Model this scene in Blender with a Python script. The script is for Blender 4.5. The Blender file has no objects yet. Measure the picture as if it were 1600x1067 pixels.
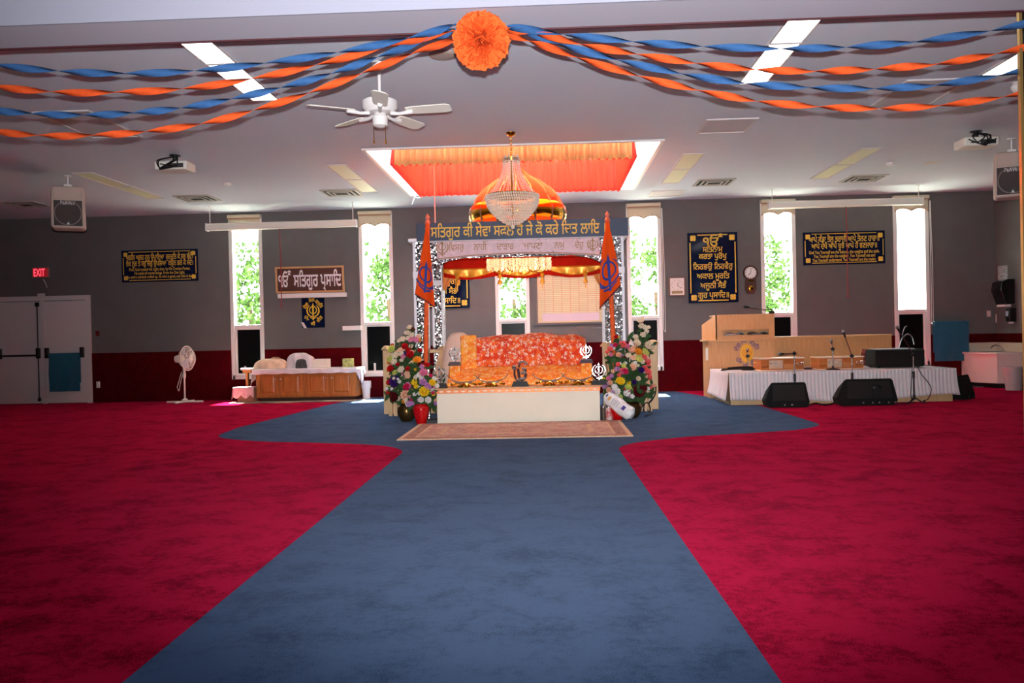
import bpy, math, random, re
from mathutils import Vector, Matrix
from mathutils.geometry import tessellate_polygon
R_ = random.Random(7)
S = bpy.context.scene
COL = S.collection
# ------------------------------------------------------------------ camera
FPX, YAW, PITCH, ROLL, HC, YB = 1332.36, .0420264, .00812087, .0227284, 1.12167, 15.971
cy, sy, cp, sp = math.cos(YAW), math.sin(YAW), math.cos(PITCH), math.sin(PITCH)
CF = Vector((-sy*cp, cy*cp, -sp)); CR = Vector((cy, sy, 0)); CU = CR.cross(CF)
c_, s_ = math.cos(ROLL), math.sin(ROLL)
CR, CU = c_*CR - s_*CU, s_*CR + c_*CU
cam = bpy.data.cameras.new('camera'); cam.sensor_width = 36; cam.lens = FPX/1600*36; cam.clip_start = .05; cam.clip_end = 300
co = bpy.data.objects.new('camera', cam); COL.objects.link(co)
co.matrix_world = Matrix.Translation((0, 0, HC)) @ Matrix((CR, CU, -CF)).transposed().to_4x4()
S.camera = co
# ------------------------------------------------------------------ world, flash, exposure
SKY = 13.0
w = bpy.data.worlds.new('world'); S.world = w; w.use_nodes = True
bg = w.node_tree.nodes['Background']; bg.inputs[0].default_value = (.93, .97, 1, 1); bg.inputs[1].default_value = SKY
S.view_settings.view_transform = 'Standard'; S.view_settings.look = 'None'
S.view_settings.exposure = 0.0; S.view_settings.gamma = 1; S.view_settings.use_curve_mapping = False
S.cycles.use_denoising = True
S.cycles.max_bounces = 10; S.cycles.diffuse_bounces = 6; S.cycles.transparent_max_bounces = 16
S.cycles.sample_clamp_indirect = 20.0
FLASH = 3300
fl = bpy.data.lights.new('flash', 'SPOT'); fl.energy = FLASH; fl.color = (.98, .97, 1); fl.spot_size = math.radians(90); fl.spot_blend = 1; fl.shadow_soft_size = .015
flo = bpy.data.objects.new('flash', fl); COL.objects.link(flo); flo.location = (0, 0, HC + .11)
flo.rotation_euler = (math.radians(90 + 15.5), 0, YAW - .045)
sun = bpy.data.lights.new('sun', 'SUN'); sun.energy = 120; sun.angle = .01; sun.color = (1, .97, .9)
so = bpy.data.objects.new('sun', sun); COL.objects.link(so); so.location = (0, 30, 40); so.rotation_euler = (math.radians(-24), 0, 0)
def portal(loc, rot, sx, sy2):
    l = bpy.data.lights.new('window_portal', 'AREA'); l.shape = 'RECTANGLE'; l.size = sx; l.size_y = sy2; l.cycles.is_portal = True
    o = bpy.data.objects.new('window_portal', l); COL.objects.link(o); o.location = loc; o.rotation_euler = rot
WX = [-5.69, -3.20, -.645, 1.825, 4.29, 6.70]     # window centres along the back wall
WW, WZ0, WZM, WZ1 = .60, .42, 1.39, 3.50
SKX0, SKX1, SKY0, SKY1, H = -2.29, 1.49, 10.92, 14.52, 3.55
for x in WX: portal((x, YB + .24, (WZM + WZ1)/2), (math.radians(-90), 0, 0), WW, WZ1 - WZM)
portal(((SKX0+SKX1)/2, (SKY0+SKY1)/2, 4.93), (0, 0, 0), SKX1-SKX0, SKY1-SKY0)

# ------------------------------------------------------------------ pixel helpers (1600x1067 frame -> world)
def ray(x, y):
    v = CF + CR*((x-800)/FPX) - CU*((y-533.5)/FPX); return v/v.y
def at(x, y, Y):
    v = ray(x, y)*Y; return Vector((v.x, Y, v.z+HC))
def onz(x, y, z=0.):
    v = ray(x, y); t = (z-HC)/v.z; return Vector((v.x*t, t, z))
# ------------------------------------------------------------------ materials
def lin(c):
    return tuple((u/12.92 if u <= .04045 else ((u+.055)/1.055)**2.4) for u in (q/255 for q in c))
MATS = {}
def mat(name, rgb, rough=.6, metal=0., var=0., vscale=6., bump=0., bscale=60., emit=0., ecol=None, trans=0., alpha=1., sheen=0., spec=.5, stretch=None, coat=0., rgb2=None, ior=1.45):
    if name in MATS: return MATS[name]
    m = bpy.data.materials.new(name); m.use_nodes = True; nt = m.node_tree; b = nt.nodes['Principled BSDF']
    col = lin(rgb)
    b.inputs['Base Color'].default_value = (*col, 1); b.inputs['Roughness'].default_value = rough; b.inputs['Metallic'].default_value = metal
    b.inputs['Specular IOR Level'].default_value = spec; b.inputs['IOR'].default_value = ior
    b.inputs['Transmission Weight'].default_value = trans; b.inputs['Alpha'].default_value = alpha
    b.inputs['Sheen Weight'].default_value = sheen; b.inputs['Coat Weight'].default_value = coat
    if emit:
        b.inputs['Emission Strength'].default_value = emit; b.inputs['Emission Color'].default_value = (*(lin(ecol) if ecol else col), 1)
    tc = nt.nodes.new('ShaderNodeTexCoord'); src = tc.outputs['Object']
    if stretch:
        mp = nt.nodes.new('ShaderNodeMapping'); mp.inputs['Scale'].default_value = stretch; nt.links.new(src, mp.inputs[0]); src = mp.outputs[0]
    if var or rgb2:
        n = nt.nodes.new('ShaderNodeTexNoise'); n.inputs['Scale'].default_value = vscale; n.inputs['Detail'].default_value = 5; nt.links.new(src, n.inputs['Vector'])
        r = nt.nodes.new('ShaderNodeValToRGB'); r.color_ramp.elements[0].position = .32; r.color_ramp.elements[1].position = .68
        c2 = lin(rgb2) if rgb2 else tuple(min(1, q*(1+var)) for q in col)
        r.color_ramp.elements[0].color = (*(col if rgb2 else tuple(q*(1-var) for q in col)), 1); r.color_ramp.elements[1].color = (*c2, 1)
        nt.links.new(n.outputs['Fac'], r.inputs[0]); nt.links.new(r.outputs[0], b.inputs['Base Color'])
    if bump:
        n = nt.nodes.new('ShaderNodeTexNoise'); n.inputs['Scale'].default_value = bscale; n.inputs['Detail'].default_value = 3; nt.links.new(src, n.inputs['Vector'])
        bp = nt.nodes.new('ShaderNodeBump'); bp.inputs['Strength'].default_value = bump; bp.inputs['Distance'].default_value = .02; nt.links.new(n.outputs['Fac'], bp.inputs['Height']); nt.links.new(bp.outputs[0], b.inputs['Normal'])
    MATS[name] = m
    return m
def cloth(name, rgb, tr=.5, **k):
    """thin cloth: diffuse + translucent so that light from behind comes through"""
    if name in MATS: return MATS[name]
    m = mat(name, rgb, rough=.85, spec=.15, **k); nt = m.node_tree; b = nt.nodes['Principled BSDF']
    t = nt.nodes.new('ShaderNodeBsdfTranslucent'); mx = nt.nodes.new('ShaderNodeMixShader'); mx.inputs[0].default_value = tr
    out = nt.nodes['Material Output']; l = b.inputs['Base Color'].links
    if l: nt.links.new(l[0].from_socket, t.inputs[0])
    else: t.inputs[0].default_value = b.inputs['Base Color'].default_value
    nt.links.new(b.outputs[0], mx.inputs[1]); nt.links.new(t.outputs[0], mx.inputs[2]); nt.links.new(mx.outputs[0], out.inputs[0])
    return m
def wood(name, rgb, rgb2, axis='z', rough=.4, sc=5):
    st = {'z': (9, 9, .8), 'x': (.8, 9, 9), 'y': (9, .8, 9)}[axis]
    return mat(name, rgb, rough=rough, rgb2=rgb2, vscale=sc, stretch=st)
def nodes(m): return m.node_tree, m.node_tree.nodes['Principled BSDF']
def carpet(name, dark, mid, light, fuzz, fz):
    m = mat(name, mid, rough=1., spec=.0, sheen=fz); nt, b = nodes(m); L = nt.links
    b.inputs['Sheen Roughness'].default_value = .28; b.inputs['Sheen Tint'].default_value = (*lin(fuzz), 1)
    tc = nt.nodes.new('ShaderNodeTexCoord')
    def noise(sc, st, det=4, dist=0.):
        mp = nt.nodes.new('ShaderNodeMapping'); mp.inputs['Scale'].default_value = st; L.new(tc.outputs['Object'], mp.inputs[0])
        n = nt.nodes.new('ShaderNodeTexNoise'); n.inputs['Scale'].default_value = sc; n.inputs['Detail'].default_value = det; n.inputs['Distortion'].default_value = dist; L.new(mp.outputs[0], n.inputs['Vector']); return n.outputs['Fac']
    def math_(op, a, c):
        q = nt.nodes.new('ShaderNodeMath'); q.operation = op
        for i, v in enumerate((a, c)):
            if isinstance(v, (int, float)): q.inputs[i].default_value = v
            else: L.new(v, q.inputs[i])
        return q.outputs[0]
    big = noise(1.3, (1, 1, 1), 3, .2); med = noise(4.5, (1, 1, 1), 6, .4); mid_ = noise(24, (1, 1, 1), 4); fine = noise(130, (1, 1, 1), 2); f2 = noise(340, (1, 1, 1), 2)
    s = math_('ADD', math_('MULTIPLY', big, .18), math_('MULTIPLY', med, .30)); s = math_('ADD', s, math_('MULTIPLY', mid_, .20)); s = math_('ADD', s, math_('MULTIPLY', fine, .26)); s = math_('ADD', s, math_('MULTIPLY', f2, .14))
    r = nt.nodes.new('ShaderNodeValToRGB'); e = r.color_ramp.elements; e[0].position = .45; e[1].position = .56; e[0].color = (*lin(dark), 1); e[1].color = (*lin(light), 1)
    k = r.color_ramp.elements.new(.50); k.color = (*lin(mid), 1)
    L.new(s, r.inputs[0]); L.new(r.outputs[0], b.inputs['Base Color'])
    bp = nt.nodes.new('ShaderNodeBump'); bp.inputs['Strength'].default_value = .5; bp.inputs['Distance'].default_value = .004; L.new(f2, bp.inputs['Height']); L.new(bp.outputs[0], b.inputs['Normal'])
    return m
def mosaic(name, scale=26., dark=.08, gold=False):
    """small mirror chips set in dark grout"""
    m = mat(name, (200, 200, 205), rough=.12, metal=1.); nt, b = nodes(m); L = nt.links
    tc = nt.nodes.new('ShaderNodeTexCoord'); v = nt.nodes.new('ShaderNodeTexVoronoi'); v.inputs['Scale'].default_value = scale; L.new(tc.outputs['Object'], v.inputs['Vector'])
    r = nt.nodes.new('ShaderNodeValToRGB'); r.color_ramp.interpolation = 'CONSTANT'; e = r.color_ramp.elements
    e[0].color = (dark, dark, dark, 1); e[1].position = .36; e[1].color = (.30, .30, .32, 1)
    k = e.new(.60); k.color = (.78, .78, .77, 1)
    sx = nt.nodes.new('ShaderNodeSeparateColor'); L.new(v.outputs['Color'], sx.inputs[0]); L.new(sx.outputs[0], r.inputs[0]); L.new(r.outputs[0], b.inputs['Base Color'])
    vm = nt.nodes.new('ShaderNodeVectorMath'); vm.operation = 'SUBTRACT'; vm.inputs[1].default_value = (.5, .5, .5); L.new(v.outputs['Color'], vm.inputs[0])
    v2 = nt.nodes.new('ShaderNodeVectorMath'); v2.operation = 'SCALE'; v2.inputs['Scale'].default_value = .55; L.new(vm.outputs[0], v2.inputs[0])
    g = nt.nodes.new('ShaderNodeNewGeometry'); va = nt.nodes.new('ShaderNodeVectorMath'); L.new(g.outputs['Normal'], va.inputs[0]); L.new(v2.outputs[0], va.inputs[1])
    vn = nt.nodes.new('ShaderNodeVectorMath'); vn.operation = 'NORMALIZE'; L.new(va.outputs[0], vn.inputs[0]); L.new(vn.outputs[0], b.inputs['Normal'])
    b.inputs['Metallic'].default_value = .75; b.inputs['Roughness'].default_value = .22
    return m
def brocade(name, base, base2, motif, scale=9., thr=.42):
    """printed cloth: two-tone ground with pale floral motif spots"""
    m = mat(name, base, rough=.7, spec=.25); nt, b = nodes(m); L = nt.links
    tc = nt.nodes.new('ShaderNodeTexCoord')
    n = nt.nodes.new('ShaderNodeTexNoise'); n.inputs['Scale'].default_value = scale*.6; L.new(tc.outputs['Object'], n.inputs['Vector'])
    r = nt.nodes.new('ShaderNodeValToRGB'); r.color_ramp.elements[0].position = .42; r.color_ramp.elements[1].position = .58; r.color_ramp.elements[0].color = (*lin(base), 1); r.color_ramp.elements[1].color = (*lin(base2), 1); L.new(n.outputs['Fac'], r.inputs[0])
    n2 = nt.nodes.new('ShaderNodeTexNoise'); n2.inputs['Scale'].default_value = scale*4; n2.inputs['Detail'].default_value = 4; L.new(tc.outputs['Object'], n2.inputs['Vector'])
    v = nt.nodes.new('ShaderNodeTexVoronoi'); v.inputs['Scale'].default_value = scale; L.new(tc.outputs['Object'], v.inputs['Vector'])
    a = nt.nodes.new('ShaderNodeMath'); a.operation = 'MULTIPLY_ADD'; a.inputs[1].default_value = 1.3; L.new(n2.outputs['Fac'], a.inputs[0])
    q = nt.nodes.new('ShaderNodeMath'); q.operation = 'MULTIPLY'; q.inputs[1].default_value = -.55; L.new(v.outputs['Distance'], q.inputs[0]); L.new(q.outputs[0], a.inputs[2])
    r2 = nt.nodes.new('ShaderNodeValToRGB'); r2.color_ramp.elements[0].position = thr; r2.color_ramp.elements[1].position = thr+.04; L.new(a.outputs[0], r2.inputs[0])
    mx = nt.nodes.new('ShaderNodeMix'); mx.data_type = 'RGBA'; L.new(r2.outputs[0], mx.inputs['Factor']); L.new(r.outputs[0], mx.inputs['A']); mx.inputs['B'].default_value = (*lin(motif), 1)
    L.new(mx.outputs['Result'], b.inputs['Base Color'])
    return m
def pane_glass(name, tint=(.97, 1, .98)):
    m = bpy.data.materials.new(name); m.use_nodes = True; nt = m.node_tree; nt.nodes.remove(nt.nodes['Principled BSDF'])
    t = nt.nodes.new('ShaderNodeBsdfTransparent'); t.inputs[0].default_value = (*tint, 1); g = nt.nodes.new('ShaderNodeBsdfGlossy'); g.inputs['Roughness'].default_value = .02
    mx = nt.nodes.new('ShaderNodeMixShader'); mx.inputs[0].default_value = .04
    nt.links.new(t.outputs[0], mx.inputs[1]); nt.links.new(g.outputs[0], mx.inputs[2]); nt.links.new(mx.outputs[0], nt.nodes['Material Output'].inputs[0])
    return m
# ------------------------------------------------------------------ mesh builder
def wloc(o):
    v = Vector((0, 0, 0))
    while o is not None: v += o.location; o = o.parent
    return v
class MB:
    def __init__(s): s.v = []; s.f = []; s.m = []
    def add(s, vs, fs, mi=0, M=None):
        k = len(s.v)
        s.v += [M @ Vector(p) for p in vs] if M is not None else [Vector(p) for p in vs]
        for f in fs: s.f.append(tuple(i+k for i in f)); s.m.append(mi)
        return s
    def box(s, x0, x1, y0, y1, z0, z1, mi=0, M=None):
        vs = [(x, y, z) for z in (z0, z1) for y in (y0, y1) for x in (x0, x1)]
        return s.add(vs, [(0, 2, 3, 1), (4, 5, 7, 6), (0, 1, 5, 4), (2, 6, 7, 3), (0, 4, 6, 2), (1, 3, 7, 5)], mi, M)
    def cbox(s, c, d, mi=0, M=None):
        return s.box(c[0]-d[0]/2, c[0]+d[0]/2, c[1]-d[1]/2, c[1]+d[1]/2, c[2]-d[2]/2, c[2]+d[2]/2, mi, M)
    def tube(s, pts, r, n=8, mi=0, closed=False, cap=True):
        pts = [Vector(p) for p in pts]; N = len(pts); rs = r if isinstance(r, (list, tuple)) else [r]*N
        vs = []; up = None
        for i, p in enumerate(pts):
            a = pts[(i-1) % N] if (i > 0 or closed) else p; b = pts[(i+1) % N] if (i < N-1 or closed) else p
            t = (b-a).normalized() if (b-a).length > 1e-9 else Vector((0, 0, 1))
            if up is None: up = Vector((0, 0, 1)) if abs(t.z) < .9 else Vector((1, 0, 0))
            x = up.cross(t)
            if x.length < 1e-6: x = Vector((1, 0, 0)).cross(t)
            x.normalize(); y = t.cross(x); up = y
            for k in range(n):
                q = 2*math.pi*k/n; vs.append(p + (x*math.cos(q) + y*math.sin(q))*rs[i])
        fs = []
        for i in range(N if closed else N-1):
            j = (i+1) % N
            for k in range(n): fs.append((i*n+k, i*n+(k+1) % n, j*n+(k+1) % n, j*n+k))
        if cap and not closed: fs += [tuple(range(n-1, -1, -1)), tuple((N-1)*n+k for k in range(n))]
        return s.add(vs, fs, mi)
    def cyl(s, p, q, r, r2=None, n=16, mi=0): return s.tube([p, q], [r, r if r2 is None else r2], n, mi)
    def lathe(s, prof, c=(0, 0, 0), n=24, mi=0, M=None, cap=True):
        vs = []; N = len(prof)
        for r, z in prof:
            for k in range(n):
                q = 2*math.pi*k/n; vs.append((c[0]+r*math.cos(q), c[1]+r*math.sin(q), c[2]+z))
        fs = [(i*n+k, i*n+(k+1) % n, (i+1)*n+(k+1) % n, (i+1)*n+k) for i in range(N-1) for k in range(n)]
        if cap: fs += [tuple(range(n-1, -1, -1)), tuple((N-1)*n+k for k in range(n))]
        return s.add(vs, fs, mi, M)
    def ell(s, c, rx, ry, rz, n=14, m=8, mi=0, M=None):
        vs = []; fs = []
        for i in range(1, m):
            a = math.pi*i/m
            for k in range(n):
                q = 2*math.pi*k/n; vs.append((c[0]+rx*math.sin(a)*math.cos(q), c[1]+ry*math.sin(a)*math.sin(q), c[2]-rz*math.cos(a)))
        b = len(vs); vs += [(c[0], c[1], c[2]-rz), (c[0], c[1], c[2]+rz)]
        for i in range(m-2):
            for k in range(n): fs.append((i*n+k, i*n+(k+1) % n, (i+1)*n+(k+1) % n, (i+1)*n+k))
        for k in range(n): fs += [(b, (k+1) % n, k), (b+1, (m-2)*n+k, (m-2)*n+(k+1) % n)]
        return s.add(vs, fs, mi, M)
    def octa(s, c, r, rz=None, mi=0):
        x, y, z = c; q = rz or r
        return s.add([(x+r, y, z), (x, y+r, z), (x-r, y, z), (x, y-r, z), (x, y, z+q), (x, y, z-q)], [(0, 1, 4), (1, 2, 4), (2, 3, 4), (3, 0, 4), (1, 0, 5), (2, 1, 5), (3, 2, 5), (0, 3, 5)], mi)
    def prism(s, poly, y0, y1, mi=0, M=None):
        """polygon in XZ (counter-clockwise seen from -Y) extruded along Y"""
        n = len(poly)
        if sum(poly[i][0]*poly[(i+1) % n][1]-poly[(i+1) % n][0]*poly[i][1] for i in range(n)) < 0: poly = poly[::-1]
        vs = [(x, y0, z) for x, z in poly] + [(x, y1, z) for x, z in poly]
        fs = [tuple(range(n)), tuple(range(2*n-1, n-1, -1))] + [(i, i+n, (i+1) % n+n, (i+1) % n) for i in range(n)]
        return s.add(vs, fs, mi, M)
    def grid(s, nu, nv, fn, mi=0, M=None):
        vs = [fn(i/nu, j/nv) for j in range(nv+1) for i in range(nu+1)]
        fs = [(j*(nu+1)+i, j*(nu+1)+i+1, (j+1)*(nu+1)+i+1, (j+1)*(nu+1)+i) for j in range(nv) for i in range(nu)]
        return s.add(vs, fs, mi, M)
    def build(s, name, m, parent=None, loc=None, bevel=0., solid=0., smooth=True, sub=0):
        o0 = wloc(parent) if parent is not None else Vector(loc if loc is not None else (0, 0, 0))
        me = bpy.data.meshes.new(name); me.from_pydata([p-o0 for p in s.v], [], s.f)
        for q in (m if isinstance(m, (list, tuple)) else [m]): me.materials.append(q)
        me.polygons.foreach_set('material_index', s.m)
        if smooth:
            me.polygons.foreach_set('use_smooth', [True]*len(me.polygons)); me.set_sharp_from_angle(angle=.65)
        o = bpy.data.objects.new(name, me); COL.objects.link(o)
        if parent is not None: o.parent = parent
        else: o.location = o0
        if solid:
            q = o.modifiers.new('solid', 'SOLIDIFY'); q.thickness = solid; q.offset = 0
        if bevel:
            q = o.modifiers.new('bevel', 'BEVEL'); q.width = bevel; q.segments = 2; q.limit_method = 'ANGLE'
        return o
def tag(o, label, cat, group=None):
    o['label'] = label; o['category'] = cat
    if group: o['group'] = group
    return o
def thing(name, label, cat, loc, group=None, rotz=0.):
    o = bpy.data.objects.new(name, None); COL.objects.link(o); o.location = loc; o.rotation_euler = (0, 0, rotz); o.empty_display_size = .1
    return tag(o, label, cat, group)
def struct(o): o['kind'] = 'structure'; return o
def stuff(o): o['kind'] = 'stuff'; return o
def dup(o, loc=None, label=None, rotz=None):
    def cp_(x, par):
        c = x.copy(); COL.objects.link(c)
        if par is not None: c.parent = par
        for ch in list(x.children): cp_(ch, c)
        return c
    c = cp_(o, None)
    if loc is not None: c.location = loc
    if label: c['label'] = label
    if rotz is not None: c.rotation_euler = (0, 0, rotz)
    return c
# ------------------------------------------------------------------ lettering
_GL = {}
def contours(s):
    if s in _GL: return _GL[s]
    cu = bpy.data.curves.new('lettering', 'FONT'); cu.body = s; cu.size = 1; cu.resolution_u = 3; cu.fill_mode = 'NONE'
    o = bpy.data.objects.new('lettering', cu); COL.objects.link(o)
    dg = bpy.context.evaluated_depsgraph_get(); me = bpy.data.meshes.new_from_object(o.evaluated_get(dg))
    nb = {}
    for e in me.edges:
        a, b = e.vertices; nb.setdefault(a, []).append(b); nb.setdefault(b, []).append(a)
    seen = set(); loops = []
    for a in range(len(me.vertices)):
        if a in seen or a not in nb: continue
        lp = [a]; seen.add(a); cur = a
        while True:
            nx = [q for q in nb[cur] if q not in seen]
            if not nx: break
            cur = min(nx) if len(lp) == 1 else nx[0]; seen.add(cur); lp.append(cur)
        pts = []
        for i in lp:
            p = me.vertices[i].co.xy.copy()
            if not pts or (p-pts[-1]).length > 1e-5: pts.append(p)
        if len(pts) > 2 and (pts[0]-pts[-1]).length < 1e-5: pts.pop()
        if len(pts) > 2: loops.append(pts)
    bpy.data.objects.remove(o); bpy.data.curves.remove(cu); bpy.data.meshes.remove(me)
    _GL[s] = loops
    return loops
def area2(p): return sum(p[i].x*p[(i+1) % len(p)].y-p[(i+1) % len(p)].x*p[i].y for i in range(len(p)))/2
def inside(q, p):
    r = False; n = len(p)
    for i in range(n):
        a, b = p[i], p[(i+1) % n]
        if (a.y > q.y) != (b.y > q.y) and q.x < (b.x-a.x)*(q.y-a.y)/(b.y-a.y)+a.x: r = not r
    return r
def fatten(p, d):
    n = len(p); out = []
    for i in range(n):
        a, b, c = p[i-1], p[i], p[(i+1) % n]
        e1 = (b-a).normalized(); e2 = (c-b).normalized(); m = Vector((-(e1.y+e2.y), e1.x+e2.x))
        if m.length < .3: m = Vector((-e1.y, e1.x))*1.0
        m.normalize(); out.append(b+m*d)
    return out
def gur(s): return re.sub('([\u0a15-\u0a39])\u0a3f', '\u0a3f\\1', s).replace('\u0a4d\u0a30', '\u0001')
def shape(s, bold=0.):
    """flat triangles of a line of lettering, unit size, from x=0"""
    s = gur(s); marks = []
    if '\u0001' in s:
        base = ''
        for ch in s:
            if ch == '\u0001': marks.append(len(base))
            else: base += ch
        pre = s
        s = base
    loops = contours(s); vs = []; fs = []
    if not loops: return vs, fs, 0
    big = max(loops, key=lambda p: abs(area2(p))); sg = 1 if area2(big) > 0 else -1
    outs = [p for p in loops if area2(p)*sg > 0]; holes = [p for p in loops if area2(p)*sg < 0]
    own = {i: [] for i in range(len(outs))}
    for h in holes:
        c = [i for i, o in enumerate(outs) if inside(h[0], o) and abs(area2(o)) > abs(area2(h))]
        if c: own[min(c, key=lambda i: abs(area2(outs[i])))].append(h)
    for i, o in enumerate(outs):
        ps = [fatten(o, -bold*sg)]+[fatten(h, -bold*sg) for h in own[i]] if bold else [o]+own[i]
        k = len(vs); vs += [p for q in ps for p in q]
        for t in tessellate_polygon([[Vector((p.x, p.y, 0)) for p in q] for q in ps]): fs.append(tuple(j+k for j in t))
    if marks:                                # small foot stroke of the subjoined letter
        for mk in marks:
            pl = contours(s[:mk]); x = max(p.x for q in pl for p in q)-.16
            st = [Vector((x-.16, -.10)), Vector((x-.02, -.02)), Vector((x+.04, -.09)), Vector((x+.10, -.26)), Vector((x+.02, -.28)), Vector((x-.04, -.14)), Vector((x-.14, -.19))]
            k = len(vs); vs += st; fs += [(k, k+1, k+6), (k+1, k+5, k+6), (k+1, k+2, k+5), (k+2, k+3, k+4), (k+2, k+4, k+5)]
    return vs, fs, max(p.x for p in vs)
def text(mb, s, cx, cz, y, height, width=None, bold=0., mi=0, M=None, rot=0.):
    """lettering centred at (cx, cz) on the plane Y=y facing -Y; height = font size; width squeezes the line to fit"""
    vs, fs, wd = shape(s, bold)
    if not vs: return
    x0 = min(p.x for p in vs); wd = max(p.x for p in vs)-x0; kx = (width/wd) if width else height
    zc = .32 if re.search('[\u0a00-\u0a7f]', s) else .35
    q = []
    for p in vs:
        a, b = (p.x-x0-wd/2)*kx, (p.y-zc)*height
        q.append((cx+a*math.cos(rot)-b*math.sin(rot), y, cz+a*math.sin(rot)+b*math.cos(rot)))
    out = []
    for f in fs:
        a, b, c = (q[i] for i in f)
        out.append(f if (b[0]-a[0])*(c[2]-a[2])-(c[0]-a[0])*(b[2]-a[2]) > 0 else f[::-1])
    mb.add(q, out, mi, M)
# ================================================================== MATERIALS
M_ceil = mat('ceiling_paint', (206, 212, 224), .9, bump=.05, bscale=120)
M_wall = mat('taupe_wall_paint', (99, 96, 95), .75, var=.05, vscale=3, bump=.05, bscale=160)
M_wains = mat('maroon_wall_carpet', (74, 6, 12), 1., var=.15, vscale=9, bump=.5, bscale=150, spec=.05)
M_red = carpet('crimson_carpet', (84, 2, 16), (116, 5, 28), (156, 15, 48), (255, 60, 110), .3)
M_blue = carpet('blue_carpet', (44, 62, 87), (53, 72, 99), (62, 82, 110), (170, 180, 205), .15)
M_white = mat('white_paint', (226, 222, 220), .5)
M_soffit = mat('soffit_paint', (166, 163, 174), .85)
M_frame = mat('window_frame_vinyl', (225, 222, 218), .4)
M_dark = mat('dark_glass', (9, 11, 12), .3, spec=.12)
M_glass = pane_glass('clear_glass')
M_black = mat('black_plastic', (14, 14, 16), .45)
M_blackrough = mat('black_carpet_covering', (13, 13, 15), .9, bump=.4, bscale=300)
M_chrome = mat('chrome', (225, 225, 230), .12, 1.)
M_steel = mat('brushed_steel', (150, 150, 152), .35, 1.)
M_gold = mat('polished_gold', (214, 156, 40), .18, 1.)
M_goldpaint = mat('gold_lettering', (222, 178, 62), .5)
M_navy = mat('navy_acrylic', (16, 24, 52), .07)
M_oak = wood('oak_cabinet', (158, 88, 36), (184, 112, 52))
M_beech = wood('beech_laminate', (198, 146, 96), (212, 164, 114))
M_beechx = wood('beech_laminate_across', (198, 146, 96), (212, 164, 114), 'x')
M_pine = wood('pale_pine', (206, 168, 122), (220, 186, 142))
M_linen = mat('white_linen', (228, 222, 226), .9, var=.03, vscale=20)
M_teal = mat('teal_towelling', (10, 92, 118), 1., var=.15, vscale=30, bump=.6, bscale=220, sheen=.2)
M_orange = cloth('orange_crepe', (228, 92, 42), .3, var=.08, vscale=30)
M_bluecrepe = cloth('blue_crepe', (60, 102, 154), .3, var=.08, vscale=30)
M_lightoff = mat('unlit_diffuser', (224, 226, 190), .5)
M_ivory = mat('ivory_plastic', (232, 228, 216), .5)

# ================================================================== FLOOR (fitted red carpet with blue path)
def P(*a): return [onz(x, y).xy for x, y in a]
left = P((517, 631.5), (460, 646), (416, 657), (372, 668), (347, 677.5), (341, 680.5), (344, 683), (352, 685), (372, 687.3), (416, 690), (481, 691.3), (569, 694), (600, 696.3), (618, 699.5), (628, 703.5), (629, 707))
right = P((968, 703), (967, 700.5), (972, 697), (988, 692.5), (1009, 689), (1075, 682), (1163, 677.2), (1241, 672), (1270, 667.5), (1279, 664.8), (1280, 663), (1272, 659.5), (1228, 646), (1190, 634.5))
dl = (P((190, 1067))[0]-left[-1]); dr = (P((1222, 1067))[0]-right[0])
nearL = left[-1]+dl*((-2-left[-1].y)/dl.y); nearR = right[0]+dr*((-2-right[0].y)/dr.y)
blue = [Vector((-3.45, YB-.03))]+left+[nearL, nearR]+right+[Vector((2.35, YB-.03))]
XL, XR, YF = -11.8, 8.2, -5.
rect = [Vector((XL, YF)), Vector((XR, YF)), Vector((XR, YB)), Vector((XL, YB))]
f = MB()
def flat(polys, mi):
    pts = [Vector((p.x, p.y, 0)) for q in polys for p in q]; fs = []
    for t in tessellate_polygon([[Vector((p.x, p.y, 0)) for p in q] for q in polys]):
        a, b, c = (pts[i] for i in t); fs.append(t if (b-a).cross(c-a).z > 0 else t[::-1])
    f.add(pts, fs, mi)
flat([rect, blue], 0); flat([blue], 1)
struct(f.build('floor', [M_red, M_blue], smooth=False))

# ================================================================== WALLS
f = MB(); y0, y1 = YB, YB+.25; HT = 3.75
xs = [XL-.2]+[q for x in WX for q in (x-WW/2, x+WW/2)]+[XR+.2]
for i in range(0, len(xs), 2): f.box(xs[i], xs[i+1], y0, y1, -.1, HT)
for x in WX:
    f.box(x-WW/2, x+WW/2, y0, y1, -.1, WZ0); f.box(x-WW/2, x+WW/2, y0, y1, WZ1, HT)
struct(f.build('wall_back', M_wall, smooth=False))
f = MB()
DX0, DX1, DZ = -10.94, -8.72, 2.06
for i in range(0, len(xs), 2): f.box(max(xs[i], DX1) if i == 0 else xs[i], xs[i+1] if i < len(xs)-2 else XR, YB-.012, YB, 0, .945)
for x in WX: f.box(x-WW/2, x+WW/2, YB-.012, YB, 0, WZ0-.03)
struct(f.build('trim_1', M_wains, smooth=False))
for nm, x0, x1 in (('wall_left', XL-.2, XL), ('wall_right', XR, XR+.2)):
    struct(MB().box(x0, x1, YF, YB, -.1, HT).build(nm, M_wall, smooth=False))
struct(MB().box(XR-.012, XR, 5.6, YB-.02, 0, .945).build('trim_2', M_wains, smooth=False))
struct(MB().box(XL, XR, YF-.2, YF, -.1, HT).build('wall_rear', M_wall, smooth=False))
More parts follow.
